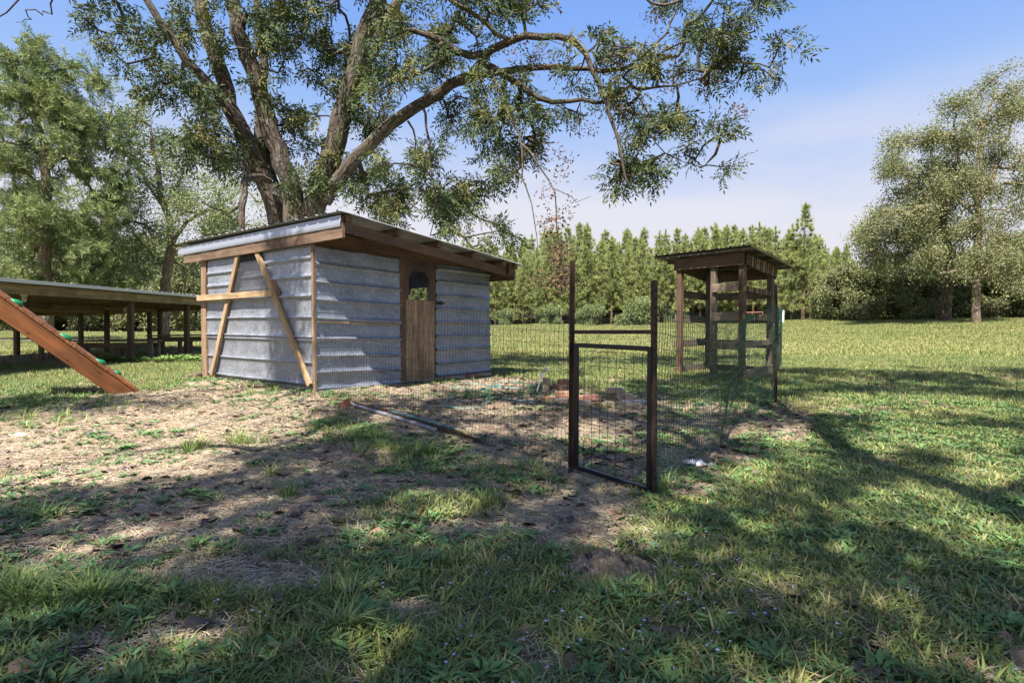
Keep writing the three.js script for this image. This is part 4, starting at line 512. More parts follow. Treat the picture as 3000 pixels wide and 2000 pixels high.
  part(t, 'dry_leaves', lv.geo(), M.dead, null, 'stuff');
}

// ---------------------------------------------------------------- trees standing around the yard
function targetsIn(blobs, seed) { const r = rng(seed), a = []; for (const b of blobs) clumped(b, b.n, r, a, .36 * Math.min(b.r.x, b.r.y) + .15, 7); return a; }
const OAKC = [[.19, .215, .085], [.15, .18, .07], [.23, .245, .10], [.27, .27, .14]];
{ // right: two oaks at the field edge
  const z8 = (x, y) => [2300 + x * .51, 200 + y * .51], Z = 38, bl = [[1215, 75, 55, 60, 60], [980, 225, 95, 75, 120], [1190, 260, 170, 130, 260], [740, 430, 150, 70, 140], [800, 400, 80, 60, 70], [1090, 480, 250, 130, 330], [600, 560, 110, 95, 150], [880, 650, 260, 120, 340], [480, 880, 130, 65, 110], [700, 800, 180, 100, 200], [880, 900, 280, 110, 340], [1200, 820, 180, 190, 260], [560, 960, 200, 90, 170], [420, 1010, 80, 40, 36], [700, 1090, 200, 80, 170], [960, 1120, 260, 110, 200], [1330, 600, 120, 280, 240], [1350, 180, 50, 110, 60], [1290, 1100, 120, 160, 120]].map(([x, y, a, b, n]) => { const [u, v] = z8(x, y); return blob(u, v, a * .51, b * .51, Z, Math.max(1.4, (a + b) * .255 / FPX * Z), n * .34); });
  const b0 = G(2862, 935); b0.copy(onGround((2862 - 1500) / FPX * Z, -Z)); const L = (a) => a.map(([x, y, dz]) => { const [u, v] = z8(x, y); return W(u, v, Z + (dz || 0)); });
  leafTree('oak_tree', 'tall pale leaved oak with a straight trunk at the right edge', b0, [{ pts: [b0.clone().add(V(0, -.3, 0)), ...L([[1100, 1200], [1108, 960], [1110, 780], [1120, 560], [1130, 380], [1190, 200], [1215, 80]])], r0: .27, r1: .05 }, { pts: L([[1105, 850], [1010, 760], [900, 690], [760, 620]]), r0: .10, r1: .03 }, { pts: L([[1108, 780], [1020, 560], [980, 350], [970, 230]]), r0: .14, r1: .03 }, { pts: L([[1112, 760], [1220, 560], [1280, 380], [1340, 200]]), r0: .16, r1: .04 }, { pts: L([[1110, 1030], [1220, 1000], [1360, 960, -2]]), r0: .10, r1: .04 }], targetsIn(bl, 31), OAK, { seed: 12, step: .8, tw: .014, kr: .014, cols: OAKC, each: 2, jit: .45, size: .9, spread: 1.2, droop: .1, roll: 6, bark: M.barkPale });
  const b1 = onGround((2770 - 1500) / FPX * 41, -41), L2 = (a) => a.map(([x, y]) => { const [u, v] = z8(x, y); return W(u, v, 41); });
  leafTree('oak_tree', 'darker oak with a short trunk left of the tall right oak', b1, [{ pts: [b1.clone().add(V(0, -.3, 0)), ...L2([[930, 1250], [935, 1020], [900, 850], [860, 650], [840, 480]])], r0: .42, r1: .08 }, { pts: L2([[930, 1060], [800, 960], [700, 850]]), r0: .10, r1: .03 }], targetsIn([[860, 620, 200, 120, 160], [800, 800, 240, 120, 200], [620, 980, 200, 90, 160], [900, 1000, 220, 110, 160], [560, 1090, 140, 60, 70], [1000, 700, 160, 140, 100]].map(([x, y, a, b, n]) => { const [u, v] = z8(x, y); return blob(u, v, a * .51, b * .51, 41, 2.4, n * .36); }), 33), OAK, { seed: 14, step: .9, tw: .016, kr: .015, cols: OAKC.map((c) => c.map((q) => q * .9)), each: 2, jit: .5, size: 1.05, spread: 1.2, roll: 6 });
}
{ // left: cedars and a pale branched oak
  const Z = 27, cedar = (label, ub, Zc, blobs, topU, topV, seed) => { const b0 = onGround((ub - 1500) / FPX * Zc, -Zc); leafTree('cedar_tree', label, b0, [{ pts: [b0.clone().add(V(0, -.3, 0)), W(ub, 800, Zc), W(ub + 5, 500, Zc), W((ub + topU) / 2, 300, Zc), W(topU, topV, Zc)], r0: .38, r1: .03 }], targetsIn(blobs.map((b) => blob(b[0], b[1], b[2], b[3], Zc, Math.max(b[2], b[3]) * .9 / FPX * Zc, b[4] * .5)), seed), CED, { seed, step: .7, tw: .012, kr: .011, sag: .04, cols: [[.20, .25, .085], [.16, .21, .075], [.25, .29, .10], [.13, .18, .065]], each: 3, jit: .5, size: 1.2, spread: 1.0, droop: .15, leafMat: M.needle, bark: M.barkPale }); };
  cedar('tall feathery cedar filling the upper left corner', 130, Z, [[85, 130, 36, 40, 26], [75, 180, 60, 60, 60], [170, 200, 60, 40, 36], [90, 260, 110, 60, 100], [230, 235, 70, 30, 30], [190, 300, 120, 60, 110], [100, 380, 160, 80, 170], [250, 380, 90, 60, 80], [120, 500, 190, 90, 210], [270, 500, 90, 80, 90], [150, 620, 220, 90, 220], [310, 620, 80, 70, 70], [140, 730, 220, 80, 190], [300, 720, 100, 70, 90], [120, 820, 200, 60, 130], [300, 800, 100, 50, 60]], 80, 95, 41);
  cedar('dark cedar behind and left of the tall feathery cedar', -140, 31, [[-140, 250, 120, 100, 100], [-120, 450, 160, 120, 160], [-100, 650, 180, 120, 170], [-120, 800, 180, 80, 110]], -150, 120, 43);
  const Zo = 30, b0 = onGround((480 - 1500) / FPX * Zo, -Zo), L = (a) => a.map(([u, v]) => W(u, v, Zo)), bl = [[420, 330, 55, 28, 36], [385, 370, 60, 40, 56], [460, 380, 50, 40, 44], [400, 470, 80, 50, 80], [490, 480, 60, 40, 40], [440, 570, 110, 60, 110], [560, 560, 90, 60, 70], [520, 650, 120, 60, 100], [640, 620, 90, 70, 90], [700, 670, 90, 60, 80], [430, 720, 90, 70, 70], [600, 720, 130, 60, 110], [480, 800, 120, 50, 80], [380, 620, 60, 60, 40], [730, 590, 60, 60, 40], [560, 480, 40, 60, 24]].map((b) => blob(b[0], b[1], b[2], b[3], Zo, 1.8, b[4] * .42));
  leafTree('oak_tree', 'loose crowned oak with pale bare branches between cedar and coop', b0, [{ pts: [b0.clone().add(V(0, -.3, 0)), ...L([[485, 800], [500, 700], [470, 560], [450, 460], [440, 370]])], r0: .30, r1: .05 }, { pts: L([[490, 740], [560, 640], [640, 600], [700, 560]]), r0: .12, r1: .03 }, { pts: L([[480, 610], [420, 520], [380, 440]]), r0: .09, r1: .03 }, { pts: L([[488, 780], [400, 700], [370, 620]]), r0: .08, r1: .02 }, { pts: L([[500, 720], [620, 700], [730, 690]]), r0: .10, r1: .03 }], targetsIn(bl, 45), OAK, { seed: 46, step: .7, tw: .016, kr: .013, cols: [[.21, .26, .10], [.17, .22, .085], [.27, .30, .15]], each: 2, jit: .4, size: .85, spread: 1.2, roll: 6, bark: M.barkPale });
}
let pineWood = null;
{ // pines beyond the field: four shapes, many trees
  function pineTree(seed, H, w) { const r = rng(seed), lv = new Leaves(), b = new MB(), o = V(0, 0, 0), tr = []; for (let k = 0; k <= 8; k++) tr.push(V((r() - .5) * .12, H * k / 8, (r() - .5) * .12)); tube(b, tr, tr.map((_, k) => lerp(.13, .015, k / 8)), 7); const cols = [[.33, .37, .13], [.26, .31, .11], [.40, .43, .155], [.19, .24, .095]];
    for (let y = H * (.10 + r() * .12); y < H - .3; y += .42) { const f = y / H, n = f > .75 ? 4 : 4 + Math.floor(r() * 3), R = w * Math.pow(1 - f, .85) * (.55 + r() * .75) + .10; for (let k = 0; k < n; k++) { if (f < .3 && r() < .25) continue; const az = k / n * 6.28 + r() * 1.2 + y * 3, up = .25 + .5 * f, L = R * (.6 + r() * .5), d = V(Math.cos(az), 0, Math.sin(az)), q0 = V(0, y, 0), q1 = V(d.x * L * .6, y + L * .25 * up, d.z * L * .6), q2 = V(d.x * L, y + L * (.25 * up + up * .4), d.z * L); tube(b, [q0, q1, q2], [.028 * (1 - f) + .008, .014, .006], 3, false); const m = Math.max(2, Math.round(L / .22)); for (let i = 1; i <= m; i++) { const t = i / m, p = q0.clone().multiplyScalar((1 - t) * (1 - t)).addScaledVector(q1, 2 * t * (1 - t)).addScaledVector(q2, t * t), s = i === m ? 2 : r() < .55 ? 1 : 0; for (let j = 0; j < s; j++) lv.add(PINE[Math.floor(r() * 4)], frame(p.clone().add(rv(r).multiplyScalar(i === m ? .03 : .26)), d.clone().add(V(0, .5 + f, 0)).add(rv(r).multiplyScalar(.55)), 1.0 + r() * .4, r, 6), cols[Math.floor(r() * 4)], .4, r, 1); } } }
    for (let k = 0; k < 5; k++) lv.add(PINE[k % 4], frame(V(0, H - .4 + k * .12, 0), V(0, 1, 0).add(rv(r).multiplyScalar(.25)), .9, r), cols[0], .3, r, 1);
    return { trunk: b.geo(true), crown: lv.geo() }; }
  const shapes = [[101, 9.4, 2.0], [102, 9.8, 2.1], [103, 8.8, 2.35], [104, 10.2, 2.3], [105, 9.2, 1.45]].map((a) => pineTree(...a)), r = rng(202), proto = [];
  const lab = 'young bright green pine in the dense row beyond the field', grp = 'pines in the row beyond the field';
  const place = (i, x, z, H, label, group, name = 'pine_tree') => { const pos = onGround(x, z, -.05), base = [9.4, 9.8, 8.8, 10.2, 9.2][i], sc = H / base; if (!proto[i]) { const t = thing(name, label, 'tree', V(0, 0, 0), group); part(t, 'trunk', shapes[i].trunk, M.barkPine); part(t, 'crown', shapes[i].crown, M.needle, null, 'stuff'); t.position.copy(pos); t.rotation.y = r() * 6.28; t.scale.setScalar(sc); proto[i] = t; return t; } const c = copyOf(proto[i], name, pos, r() * 6.28, sc, label, group); if (!group) delete c.userData.group; return c; };
  const ord = ['first', 'second', 'third', 'fourth', 'fifth', 'sixth', 'seventh', 'eighth', 'ninth', 'tenth', 'eleventh', 'twelfth', 'thirteenth'], cnt = {};
  const zone = (u) => (u < 1500 ? ['a', 'just right of the coop roof'] : u < 1675 ? ['b', 'left of the tall gate post'] : u < 1922 ? ['c', 'between the gate posts'] : u < 2060 ? ['d', 'between right gate post and timber stand'] : u < 2280 ? ['e', 'behind the timber stand'] : ['f', 'right of the timber stand']);
  const spot = (u, row) => { const uu = u + (r() - .5) * 22, Z = 60 + row * 3.6 + (r() - .5) * 2.5, vt = 738 - 45 * sst(1420, 1700, uu) + (r() - .5) * 92 + 8 + (uu > 2230 ? 10 : 0), yt = 1.1 + (948 - vt) / FPX * Z, x = (uu - 1500) / FPX * Z; return [x, Z, Math.max(5, yt - terrain(x, -Z)), uu]; };
  for (let u = 1420; u < 2480; u += 26 + r() * 20) { const [x, Z, H, uu] = spot(u, 0), [z, txt] = zone(u); cnt[z] = (cnt[z] ?? -1) + 1; place(Math.floor(r() * 5), x, -Z, H, ord[cnt[z]] + ' pine from the left in the far row ' + txt, grp); }
  const woodG = new THREE.Group(); woodG.name = 'pine_wood'; tag(woodG, 'dense young pine plantation filling in behind the front row of pines', 'pine wood', null, 'stuff'); scene.add(woodG);
  { const lists = shapes.map(() => []), base = [9.4, 9.8, 8.8, 10.2, 9.2]; for (let row = 1; row < 4; row++) for (let u = 1080 + row * 12; u < 2500; u += 32) { const [x, Z, H] = spot(u, row), i = Math.floor(r() * 5), sc = H / base[i]; lists[i].push(new THREE.Matrix4().makeRotationY(r() * 6.28).scale(V(sc, sc, sc)).setPosition(x, terrain(x, -Z), -Z)); }
    shapes.forEach((sh, i) => [['trunks', sh.trunk, M.barkPine], ['crowns', sh.crown, M.needle]].forEach(([n, g, m]) => { const q = new THREE.InstancedMesh(g, m, lists[i].length); lists[i].forEach((mm, k) => q.setMatrixAt(k, mm)); q.name = n; q.castShadow = q.receiveShadow = true; q.userData.kind = 'stuff'; woodG.add(q); }));
    pineWood = woodG; }
  const solo = (i, u, vt, Z, label) => { const x = (u - 1500) / FPX * Z, yt = 1.1 + (948 - vt) / FPX * Z; place(i, x, -Z, yt - terrain(x, -Z), label, null); };
  solo(3, 2355, 600, 54, 'tallest pine, standing alone above the right side of the row'); solo(1, 2318, 660, 55, 'second tall pine touching the left side of the tallest one'); solo(4, 2096, 662, 57, 'slim pine top showing just above the left of the timber stand roof'); solo(2, 2175, 672, 57, 'pine top rising directly above the timber stand roof'); solo(4, 2205, 690, 58, 'small pine top at the right of the one above the stand roof'); solo(0, 2450, 725, 52, 'lone small pine between the tallest pine and the right oaks'); solo(4, 2500, 790, 50, 'short pine half hidden at the left foot of the right oaks');
}
{ // rounded broadleaf
  const ord = ['first', 'second', 'third', 'fourth', 'fifth', 'sixth', 'seventh', 'eighth', 'ninth', 'tenth', 'eleventh', 'twelfth', 'thirteenth', 'fourteenth', 'fifteenth'];
  // trees and shrubs along the field edge and beyond the driveway
  function bushShape(seed, R, H, n, tpl, size, cols, low) { const r = rng(seed), bl = []; for (let k = 0; k < 9; k++) { const az = r() * 6.28, f = r(), rr = R * (.25 + .5 * r()); bl.push({ c: V(Math.cos(az) * R * .6 * r(), lerp(H * low, H * .85, f), Math.sin(az) * R * .6 * r()), r: V(rr, rr * .8, rr), n: n / 9 }); } const sk = skeleton([{ pts: [V(0, -.2, 0), V(.05, H * .3, 0), V(0, H * .7, .05)], r0: R * .07, r1: .02 }], targetsIn(bl, seed + 1), { seed, step: R * .25, tw: R * .004, kr: R * .004 }), lv = new Leaves(); for (const e of sk.ends) for (let q = 0; q < 2; q++) lv.add(tpl[Math.floor(r() * tpl.length)], frame(e.p.clone().add(rv(r).multiplyScalar(q * R * .08)), e.dir.clone().add(rv(r)), size * (.8 + r() * .5), r, 6), cols[Math.floor(r() * cols.length)], .45, r); return { trunk: sk.geo, crown: lv.geo() }; }
  const shapes = { tree: [[301, 3.4, 9, 560], [302, 3.0, 8, 520], [303, 3.8, 8.5, 600]].map((a) => bushShape(a[0], a[1], a[2], a[3], OAKF, 1.1, OAKC, .12)), shrub: [[311, 1.0, 2.2, 330], [312, 1.3, 1.8, 360]].map((a) => bushShape(a[0], a[1], a[2], a[3], SHRUB, 1.2, [[.20, .25, .09], [.25, .30, .12], [.17, .22, .085]], .08)) }, proto = {}, r = rng(404);
  const place = (kind, i, u, Z, s, label, group) => { const x = (u - 1500) / FPX * Z, pos = onGround(x, -Z, -.05), key = kind + i, nm = kind === 'tree' ? 'broadleaf_tree' : 'shrub'; if (!proto[key]) { const t = thing(nm, label, kind === 'tree' ? 'tree' : 'bush', V(0, 0, 0), group); part(t, 'trunk', shapes[kind][i].trunk, M.barkPale); part(t, 'crown', shapes[kind][i].crown, M.leaf, null, 'stuff'); t.position.copy(pos); t.rotation.y = r() * 6; t.scale.setScalar(s); proto[key] = t; return t; } const c = copyOf(proto[key], nm, pos, r() * 6, s, label, group); if (!group) delete c.userData.group; return c; };
  for (const [k, [u, Z, s]] of [[-130, 62, 1.2], [-40, 66, 1.3], [60, 60, 1.1], [160, 66, 1.3], [250, 62, 1.0], [330, 68, 1.3], [410, 64, 1.1], [490, 70, 1.3], [560, 62, 1.1], [640, 70, 1.3], [20, 72, 1.6], [120, 74, 1.7], [300, 76, 1.7], [450, 76, 1.6], [600, 78, 1.6]].sort((a, b) => a[0] - b[0]).entries()) place('tree', Math.floor(r() * 3), u, Z, s, ['first', 'second', 'third', 'fourth', 'fifth', 'sixth', 'seventh', 'eighth', 'ninth', 'tenth', 'eleventh', 'twelfth', 'thirteenth', 'fourteenth', 'fifteenth', 'sixteenth'][k] + ' leafy tree from the left in the wood beyond the driveway', 'trees in the wood beyond the driveway');
  for (const [k, [u, Z, s]] of [[2480, 47, .62], [2540, 46, .6], [2600, 48, .68], [2650, 45, .56], [2710, 46, .6], [2790, 46, .62], [2860, 45, .6], [2930, 45, .68], [2990, 44, .68], [3060, 44, .8], [2420, 52, .5], [2690, 58, .8], [2820, 60, .9], [2950, 60, 1.1], [3060, 56, 1.2]].sort((a, b) => a[0] - b[0]).entries()) place('tree', Math.floor(r() * 3), u, Z, s, ord[k] + ' low bushy tree from the left under the right oaks', 'undergrowth beneath the right oaks');
  for (const i of [0, 1]) { const l = []; for (let u = 1080 + i * 14; u < 2560; u += 26) for (const Z0 of [66, 71]) { const Z = Z0 + r() * 4, x = (u + r() * 20 - 1500) / FPX * Z, sc = 1.1 + r() * .9; l.push(new THREE.Matrix4().makeRotationY(r() * 6).scale(V(sc * 1.2, sc, sc * 1.2)).setPosition(x, terrain(x, -Z) - .1, -Z)); } const q = new THREE.InstancedMesh(shapes.shrub[i].crown, M.leaf, l.length); l.forEach((m, k) => q.setMatrixAt(k, m)); q.name = 'undergrowth'; q.castShadow = q.receiveShadow = true; q.userData.kind = 'stuff'; pineWood.add(q); }
  place('shrub', 0, 1738, 52, .95, 'smaller light green shrub at the field edge seen above the gate'); place('shrub', 1, 1868, 51, 1.5, 'larger light green shrub left of the right gate post at the field edge'); place('shrub', 0, 1622, 54, .9, 'light shrub at the field edge left of the tall gate post');
  for (const [k, u] of [1470, 1570, 1690, 1960, 2130, 2300, 2410].entries()) place('shrub', u % 20 ? 0 : 1, u + r() * 20, 57 + r() * 2, .7 + r() * .4, ord[k] + ' dark bush from the left at the foot of the pine row', 'bushes at the foot of the pine row');
}
{ // far field fence, white brace and red tube gates
  const F = (u, Z = 50) => onGround((u - 1500) / FPX * Z, -Z), t = thing('field_fence', 'wire field fence on thin posts along the far edge of the field', 'fence', F(1900)), us = []; for (let u = 1380; u <= 2700; u += 88) us.push(u);
  us.forEach((u) => { const p = F(u); part(t, 'post', beam(p.clone().add(V(0, -.1, 0)), p.clone().add(V(0, 1.2, 0)), .045, .045, V(1, 0, 0)), M.oldWood); });
  const b = new MB(); for (const y of [.5, 1.1]) tube(b, us.map((u) => F(u).add(V(0, y, 0))), .002, 3); part(t, 'wires', b.geo(), M.wire, null, 'stuff');
  const w = thing('brace_post', 'white painted fence brace at the right of the red gates', 'fence post', F(2280, 48)); const p0 = F(2262, 48), p1 = F(2294, 48); for (const p of [p0, p1]) part(w, 'post', beam(p.clone().add(V(0, -.1, 0)), p.clone().add(V(0, 1.15, 0)), .14, .14, V(1, 0, 0)), M.white); part(w, 'rail', beam(p0.clone().add(V(0, 1.0, 0)), p1.clone().add(V(0, 1.0, 0)), .09, .08, UP), M.white);
  for (const [u0, u1, lab] of [[2095, 2165, 'red tube field gate, the left one of the pair'], [2172, 2235, 'red tube field gate, the right one of the pair']]) { const a = F(u0, 49), c = F(u1, 49), g = thing('field_gate', lab, 'gate', a.clone().lerp(c, .5)); for (const y of [.3, .55, .8, 1.05]) part(g, 'rail', tubeGeo([a.clone().add(V(0, y, 0)), c.clone().add(V(0, y, 0))], .03, 6), M.gateRed); for (const f of [0, .5, 1]) { const q = a.clone().lerp(c, f); part(g, 'upright', tubeGeo([q.clone().add(V(0, .28, 0)), q.clone().add(V(0, 1.08, 0))], .03, 6), M.gateRed); } }
}

// ---------------------------------------------------------------- trees added behind the camera, crowns shaped to shade the yard
const litP = [[200, 1300, 420, 90], [520, 1255, 360, 60], [760, 1160, 240, 34], [1110, 1150, 170, 16], [1430, 1140, 110, 14], [1440, 1200, 80, 14], [1660, 1168, 90, 18], [380, 1545, 260, 26], [130, 1640, 200, 30], [1260, 1545, 140, 26], [1700, 1262, 150, 26], [1840, 1290, 100, 22], [2080, 1190, 150, 16], [2480, 1180, 160, 26], [2620, 1265, 140, 34], [2930, 1330, 150, 30], [2860, 1190, 220, 22], [2780, 1440, 170, 30], [2620, 1800, 120, 50], [2180, 1400, 130, 30], [2330, 1310, 110, 26], [2920, 1560, 140, 50], [950, 1960, 110, 40], [2250, 1560, 70, 30]].map((a) => patch(...a));  // ground patches the added crowns leave open to the sun
{
  const r = rng(900), tg = [];
  const put = (p, h) => tg.push(p.clone().addScaledVector(TOSUN, (h - p.y) / TOSUN.y));
  for (let k = 0; k < 5200 && tg.length < 1900; k++) { const Z = 1.2 + r() * 10.2, x = lerp(-7, 12, r()); if (x < -Z * 1.25 - 1 || x > Z * 1.25 + 1.5) continue; const far = lerp(9.0, 8.3, sst(-4, -1, x)) + 3.0 * sst(1, 6, x); if (Z > far + (fbm(x * .7, 3, 3, 4) - .5) * 1.6) continue; let l = 0; for (const P of litP) l = Math.max(l, inPatch(P, x, -Z)); const hole = sst(.55, .7, fbm(x * 1.1, Z * 1.9, 3, 14)) * (x > 1.2 ? 1.15 : .22); if (x < -2.4 && Z > 7) l = Math.max(l, .8); const cd = V(x, 0, -Z).sub(A), ct = cd.dot(TD), co = cd.dot(OD); if (ct > -.4 && ct < 2.6 && co < .25) continue; if (l + hole * .8 > (x > 1.2 ? .25 : .30) + (r() - .5) * .2) continue; put(onGround(x, -Z), 6.8 + r() * 4.2); }
  for (let k = 0; k < 34; k++) put(lw(.45 + r() * .5, .3 + r() * 1.7), 7.5 + r() * 3);  // extra leaf sprays placed to dapple the left coop wall
  const sp = (lab, x, z, pts, seed) => { const b = onGround(x, z); leafTree('pecan_tree', lab, b, [{ pts: [b.clone().add(V(0, -.2, 0)), b.clone().add(V(.1, 2, 0)), b.clone().add(V(0, 4.4, -.1)), b.clone().add(V(.1, 7.5, -.6))], r0: .42, r1: .14 }, { pts: [b.clone().add(V(0, 4, 0)), b.clone().add(V(1.2, 6.4, -2.2)), b.clone().add(V(2.2, 8, -4.6))], r0: .2, r1: .05 }, { pts: [b.clone().add(V(0, 3.6, 0)), b.clone().add(V(-1.2, 6, -1.8)), b.clone().add(V(-2.6, 7.8, -3.6))], r0: .2, r1: .05 }, ...(seed === 61 ? [{ pts: [b.clone().add(V(-2.0, 7.1, -2.9)), W(250, -260, 5.5), W(155, -60, 5.8), W(131, 22, 5.9), W(100, 40, 5.9), W(76, 65, 6), W(45, 64, 6)], r0: .013, r1: .003 }, { pts: [W(155, -60, 5.8), W(70, -20, 5.6), W(52, 30, 5.6), W(0, 61, 5.5), W(-60, 80, 5.5)], r0: .011, r1: .004 }] : [])], pts, PEC, { seed, step: .5, tw: .006, kr: .008, cols: [[.13, .17, .05], [.11, .15, .045]], leafMat: M.leafThin, vary: .5, spread: .9, droop: .3, size: 1.0 }); };
  sp('added pecan behind the viewpoint, crown shaped to shade the left of the yard', -3.2, 4.6, tg.filter((p) => p.x < .2), 61); sp('added pecan behind the viewpoint, crown shaped to shade the right of the yard', 4.2, 5.2, tg.filter((p) => p.x >= .2), 62);
}

// ---------------------------------------------------------------- grass, straw, leaves
function bladeTuft(seed, n, h, w, spread, lean) { const r = rng(seed), b = new MB(); for (let k = 0; k < n; k++) { const az = r() * 6.28, a2 = az + (r() - .5) * 1.5, L = h * (.5 + r() * .7), o = V(Math.cos(az) * spread * r(), 0, Math.sin(az) * spread * r()), d = V(Math.cos(a2), 0, Math.sin(a2)), s = V(-d.z, 0, d.x).multiplyScalar(w * (.6 + r() * .6) / 2), ln = lean * (.4 + r() * 1.0); let prev = null; for (let i = 0; i <= 3; i++) { const f = i / 3, p = o.clone().addScaledVector(d, L * ln * f * f).add(V(0, L * f * (1 - ln * .35 * f), 0)), q = 1 - f * f * .98; const c = [b.v(p.x + s.x * q, p.y + (i === 0 ? -.01 : 0), p.z + s.z * q), b.v(p.x - s.x * q, p.y + (i === 0 ? -.01 : 0), p.z - s.z * q)]; if (prev) b.quad(prev[0], prev[1], c[1], c[0]); prev = c; } } return b.geo(); }
function weedTuft(seed) { const r = rng(seed), out = []; for (let k = 0; k < 11; k++) { const az = r() * 6.28, d = V(Math.cos(az), .25 + r() * .7, Math.sin(az)); leaflet(out, V(Math.cos(az) * .012, .004 + r() * .02, Math.sin(az) * .012), d, V(0, 1, 0).addScaledVector(d, -.3), .03 + r() * .03, .014 + r() * .008); } const g = new THREE.BufferGeometry(); g.setAttribute('position', new THREE.BufferAttribute(flatten(out), 3)); g.computeVertexNormals(); return g; }
function strawBits(seed) { const r = rng(seed), b = new MB(); for (let k = 0; k < 12; k++) { const az = r() * 6.28, L = .025 + r() * .06, o = V((r() - .5) * .13, .002 + r() * .01, (r() - .5) * .11), d = V(Math.cos(az), (r() - .4) * .35, Math.sin(az)), s = V(-Math.sin(az), .3, Math.cos(az)).multiplyScalar(.0014), e = o.clone().addScaledVector(d, L), m = o.clone().lerp(e, .5).add(V(0, .004, 0)); const i = [[o, 1], [m, 1], [e, .5]].map(([p, q]) => [b.v(p.x + s.x * q, p.y + s.y * q, p.z + s.z * q), b.v(p.x - s.x * q, p.y - s.y * q, p.z - s.z * q)]); b.quad(i[0][0], i[0][1], i[1][1], i[1][0]); b.quad(i[1][0], i[1][1], i[2][1], i[2][0]); } return b.geo(); }
function deadLeaf(seed) { const r = rng(seed), b = new MB(), L = .055 + r() * .05, Wd = .018 + r() * .022, cu = (r() - .3) * 1.2; for (let j = 0; j <= 5; j++) for (let i = 0; i <= 2; i++) { const f = j / 5, e = Math.sin(Math.pow(f, .8) * Math.PI) * Wd * (1 + (r() - .5) * .3), a = (i - 1); b.v(f * L - L / 2, .006 + Math.abs(a) * e * .5 + Math.sin(f * 3.1) * L * .12 * cu + (r() - .5) * .004, a * e); if (i && j) { const q = b.n - 1; b.quad(q - 4, q - 3, q, q - 1); } } return b.geo(true); }
const cover = (name, label, geos, mat, list, cat = 'grass') => geos.forEach((g, gi) => { const l = list.filter((_, k) => k % geos.length === gi); const m = new THREE.InstancedMesh(g, mat, l.length); const q = new THREE.Quaternion(), e = new THREE.Euler(), mm = new THREE.Matrix4(); l.forEach((c, k) => { q.setFromEuler(e.set(c.tx || 0, c.a, c.tz || 0)); mm.compose(V(c.x, c.y ?? terrain(c.x, c.z), c.z), q, V(c.s, c.s * (c.sy || 1), c.s)); m.setMatrixAt(k, mm); m.setColorAt(k, lin(...c.c)); }); m.castShadow = m.receiveShadow = true; m.name = numbered(name); tag(m, label, cat, null, 'stuff'); scene.add(m); });
const coverMat = (tr) => phys({ color: 0xffffff, roughness: .55, transmission: tr, thickness: 0, specularIntensity: .5 });
const inCoop = (x, z) => { const p = V(x, 0, z).sub(A), t = p.dot(TD), o = p.dot(OD); return t > -.02 && t < 3.5 && o < .02 && o > -3.16; };
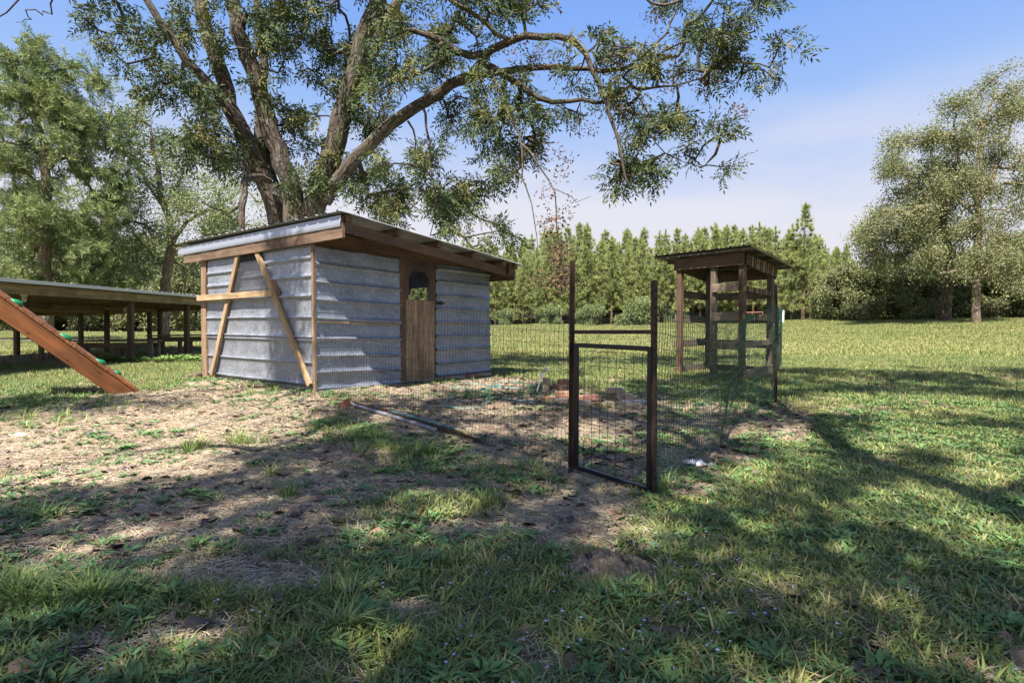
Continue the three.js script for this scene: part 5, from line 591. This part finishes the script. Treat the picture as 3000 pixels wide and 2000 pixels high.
{
  const r = rng(1234), near = [], mid = [], far = [], weeds = [], straw = [], dead = [], tall = [], flowers = [];
  const jit = (c, v) => { const b = 1 + (r() - .5) * v, h = (r() - .5) * v * .35; return [c[0] * b * (1 + h), c[1] * b, c[2] * b * (1 - h)]; };
  const gcol = (n) => (n < .17 ? [.38, .335, .165] : n < .5 ? [.25, .28, .08] : n < .78 ? [.155, .215, .055] : [.095, .165, .05]);
  const scatter = (z0, z1, n, fn) => { for (let k = 0; k < n; k++) { const Z = Math.sqrt(lerp(z0 * z0, z1 * z1, r())), x = (r() * 2 - 1) * (Z * 1.0 + .5); if (!inCoop(x, -Z)) fn(x, -Z, Z); } };
  const skipMound = G(1785, 1668), mound = (x, z) => Math.hypot((x - skipMound.x) / .23, (z - skipMound.z) / .17) < 1;
  scatter(1.2, 6.5, 60000, (x, z) => { if (mound(x, z)) return; const g = grassiness(x, z); if (r() < Math.pow(g, 2.0) * 1.05 + .010) near.push({ x, z, a: r() * 6.28, s: .55 + r() * .6 + g * .2, c: jit(gcol(r()), .5), tx: (r() - .5) * .4 }); });
  scatter(6.5, 15, 90000, (x, z) => { const g = grassiness(x, z); if (r() < Math.pow(g, 2) + .01) mid.push({ x, z, a: r() * 6.28, s: .7 + r() * .7, c: jit(gcol(r()), .5) }); });
  scatter(15, 58, 170000, (x, z, Z) => { if (x < -12 && Math.abs(z + 34 + (x + 12) * .08 + Math.max(0, x + 30) * .15) < 1.8) return; if (x < -9.6 && x > -15.8 && Z < 20.6) { if (r() < .9) return; } const n = fbm(x * .5, z * .5, 3, 19); far.push({ x, z, a: r() * 6.28, s: (1.0 + r() * .6) * (1 + Z * .022), c: jit(gcol(r() * (1.05 - n * .75)), .4) }); });
  scatter(1.2, 9, 42000, (x, z) => { if (mound(x, z)) return; const g = grassiness(x, z), n = fbm(x * 1.8 + 4, z * 1.8, 3, 29); if (r() < sst(.42, .6, n) * (.12 + g * .6)) weeds.push({ x, z, a: r() * 6.28, s: .6 + r() * .8, c: jit([.12, .225, .08], .5) }); });
  scatter(1.2, 9.5, 170000, (x, z) => { if (mound(x, z)) return; const g = grassiness(x, z); if (r() < .08 + .92 * (1 - g)) straw.push({ x, z, a: r() * 6.28, s: .8 + r() * .7, c: jit(r() < .6 ? [.42, .345, .24] : [.25, .19, .14], .6) }); });
  scatter(1.2, 11, 26000, (x, z, Z) => { const g = grassiness(x, z), n = fbm(x * 1.3 + 11, z * 1.3, 3, 39), run = x > -1.2 && x < 3.4 && z < -4.2 ? .5 : 0; if (r() < sst(.42, .66, n) * .8 + run + .12 + .16 * (1 - g) + (Z < 4 ? .12 : 0)) dead.push({ x, z, y: terrain(x, z) + .004, a: r() * 6.28, s: (.4 + r() * .8) * (r() < .05 ? 1.25 : 1), tx: (r() - .5) * .7, tz: (r() - .5) * .7, c: jit([[.14, .092, .07], [.085, .062, .052], [.21, .13, .09], [.055, .044, .04]][Math.floor(r() * 4)], .5) }); });
  for (const [u, v, ru, n] of [[70, 1770, 130, 46], [260, 1765, 60, 12], [110, 1520, 70, 10], [560, 1320, 90, 16], [700, 1300, 90, 16], [1020, 1850, 60, 8], [1010, 1760, 70, 7], [1430, 1480, 40, 7], [800, 1395, 16, 5], [840, 1460, 30, 6], [1500, 1390, 120, 14], [1180, 1330, 180, 40], [1060, 1290, 120, 26], [60, 1235, 200, 30], [330, 1190, 120, 20], [1120, 1115, 40, 8], [760, 1160, 60, 8], [2440, 1250, 120, 10], [1950, 1440, 60, 10], [1480, 1100, 60, 14], [2250, 1130, 100, 14], [560, 1085, 60, 18], [1440, 1075, 40, 12]]) { for (let k = 0; k < n; k++) { const p = G(clamp(u + (r() + r() - 1) * ru, -200, 3200), v + (r() + r() - 1) * ru * .22); if (!inCoop(p.x, p.z)) tall.push({ x: p.x, z: p.z, a: r() * 6.28, s: .5 + r() * .55, c: jit(r() < .25 ? [.32, .35, .12] : [.19, .28, .08], .4) }); } }
  for (let k = 0; k < 300; k++) { const p = G(300 + r() * 330, 1058 + (r() - .5) * 10); weeds.push({ x: p.x, z: p.z, a: r() * 6.28, s: 1.5 + r() * 2.5, c: jit([.15, .23, .06], .4) }); }
  scatter(1.3, 3.4, 900, (x, z) => { if (grassiness(x, z) > .6 && fbm(x * 2, z * 2, 2, 49) > .5) flowers.push({ x, z, y: terrain(x, z) + .03 + r() * .03, a: r() * 6.28, s: .5 + r() * .4, c: jit([.42, .38, .62], .2) }); });
  const gm = coverMat(.3);
  cover('grass', 'green lawn grass and crabgrass growing across the near yard', [1, 2, 3, 4].map((s) => bladeTuft(s * 3, 7, .066, .0082, .038, .85)), gm, near);
  cover('grass', 'mid distance grass around the coop and the wire run', [5, 6].map((s) => bladeTuft(s * 3, 10, .075, .007, .06, .6)), gm, mid);
  cover('field_grass', 'sunlit yellow green grass of the open field', [7, 8].map((s) => bladeTuft(s * 3, 12, .07, .009, .10, .6)), gm, far);
  cover('tall_grass', 'longer grass clumps left unmown in the yard', [9, 10, 11].map((s) => bladeTuft(s * 3, 15, .17, .0075, .05, .95)), gm, tall);
  cover('ground_weeds', 'small broad leaved weeds low in the grass', [1, 2, 3].map((s) => weedTuft(s * 5)), coverMat(.25), weeds, 'weeds');
  cover('dry_straw', 'dry straw scattered over the bare dirt', [1, 2, 3].map((s) => strawBits(s * 5)), phys({ color: 0xffffff, roughness: .9 }), straw, 'straw');
  cover('fallen_leaves', 'curled brown fallen leaves on the ground', [1, 2, 3, 4].map((s) => deadLeaf(s * 5)), phys({ color: 0xffffff, roughness: .85 }), dead, 'leaves');
  cover('tiny_flowers', 'tiny pale violet flowers in the foreground grass', [(() => { const out = []; for (let k = 0; k < 5; k++) leaflet(out, V(0, 0, 0), V(Math.cos(k * 1.256), .3, Math.sin(k * 1.256)), V(0, 1, 0), .009, .007); const g = new THREE.BufferGeometry(); g.setAttribute('position', new THREE.BufferAttribute(flatten(out), 3)); g.computeVertexNormals(); return g; })()], phys({ color: 0xffffff, roughness: .8 }), flowers, 'flowers');
  console.log('cover', near.length, mid.length, far.length, weeds.length, straw.length, dead.length, tall.length);
}
renderer.render(scene, camera);
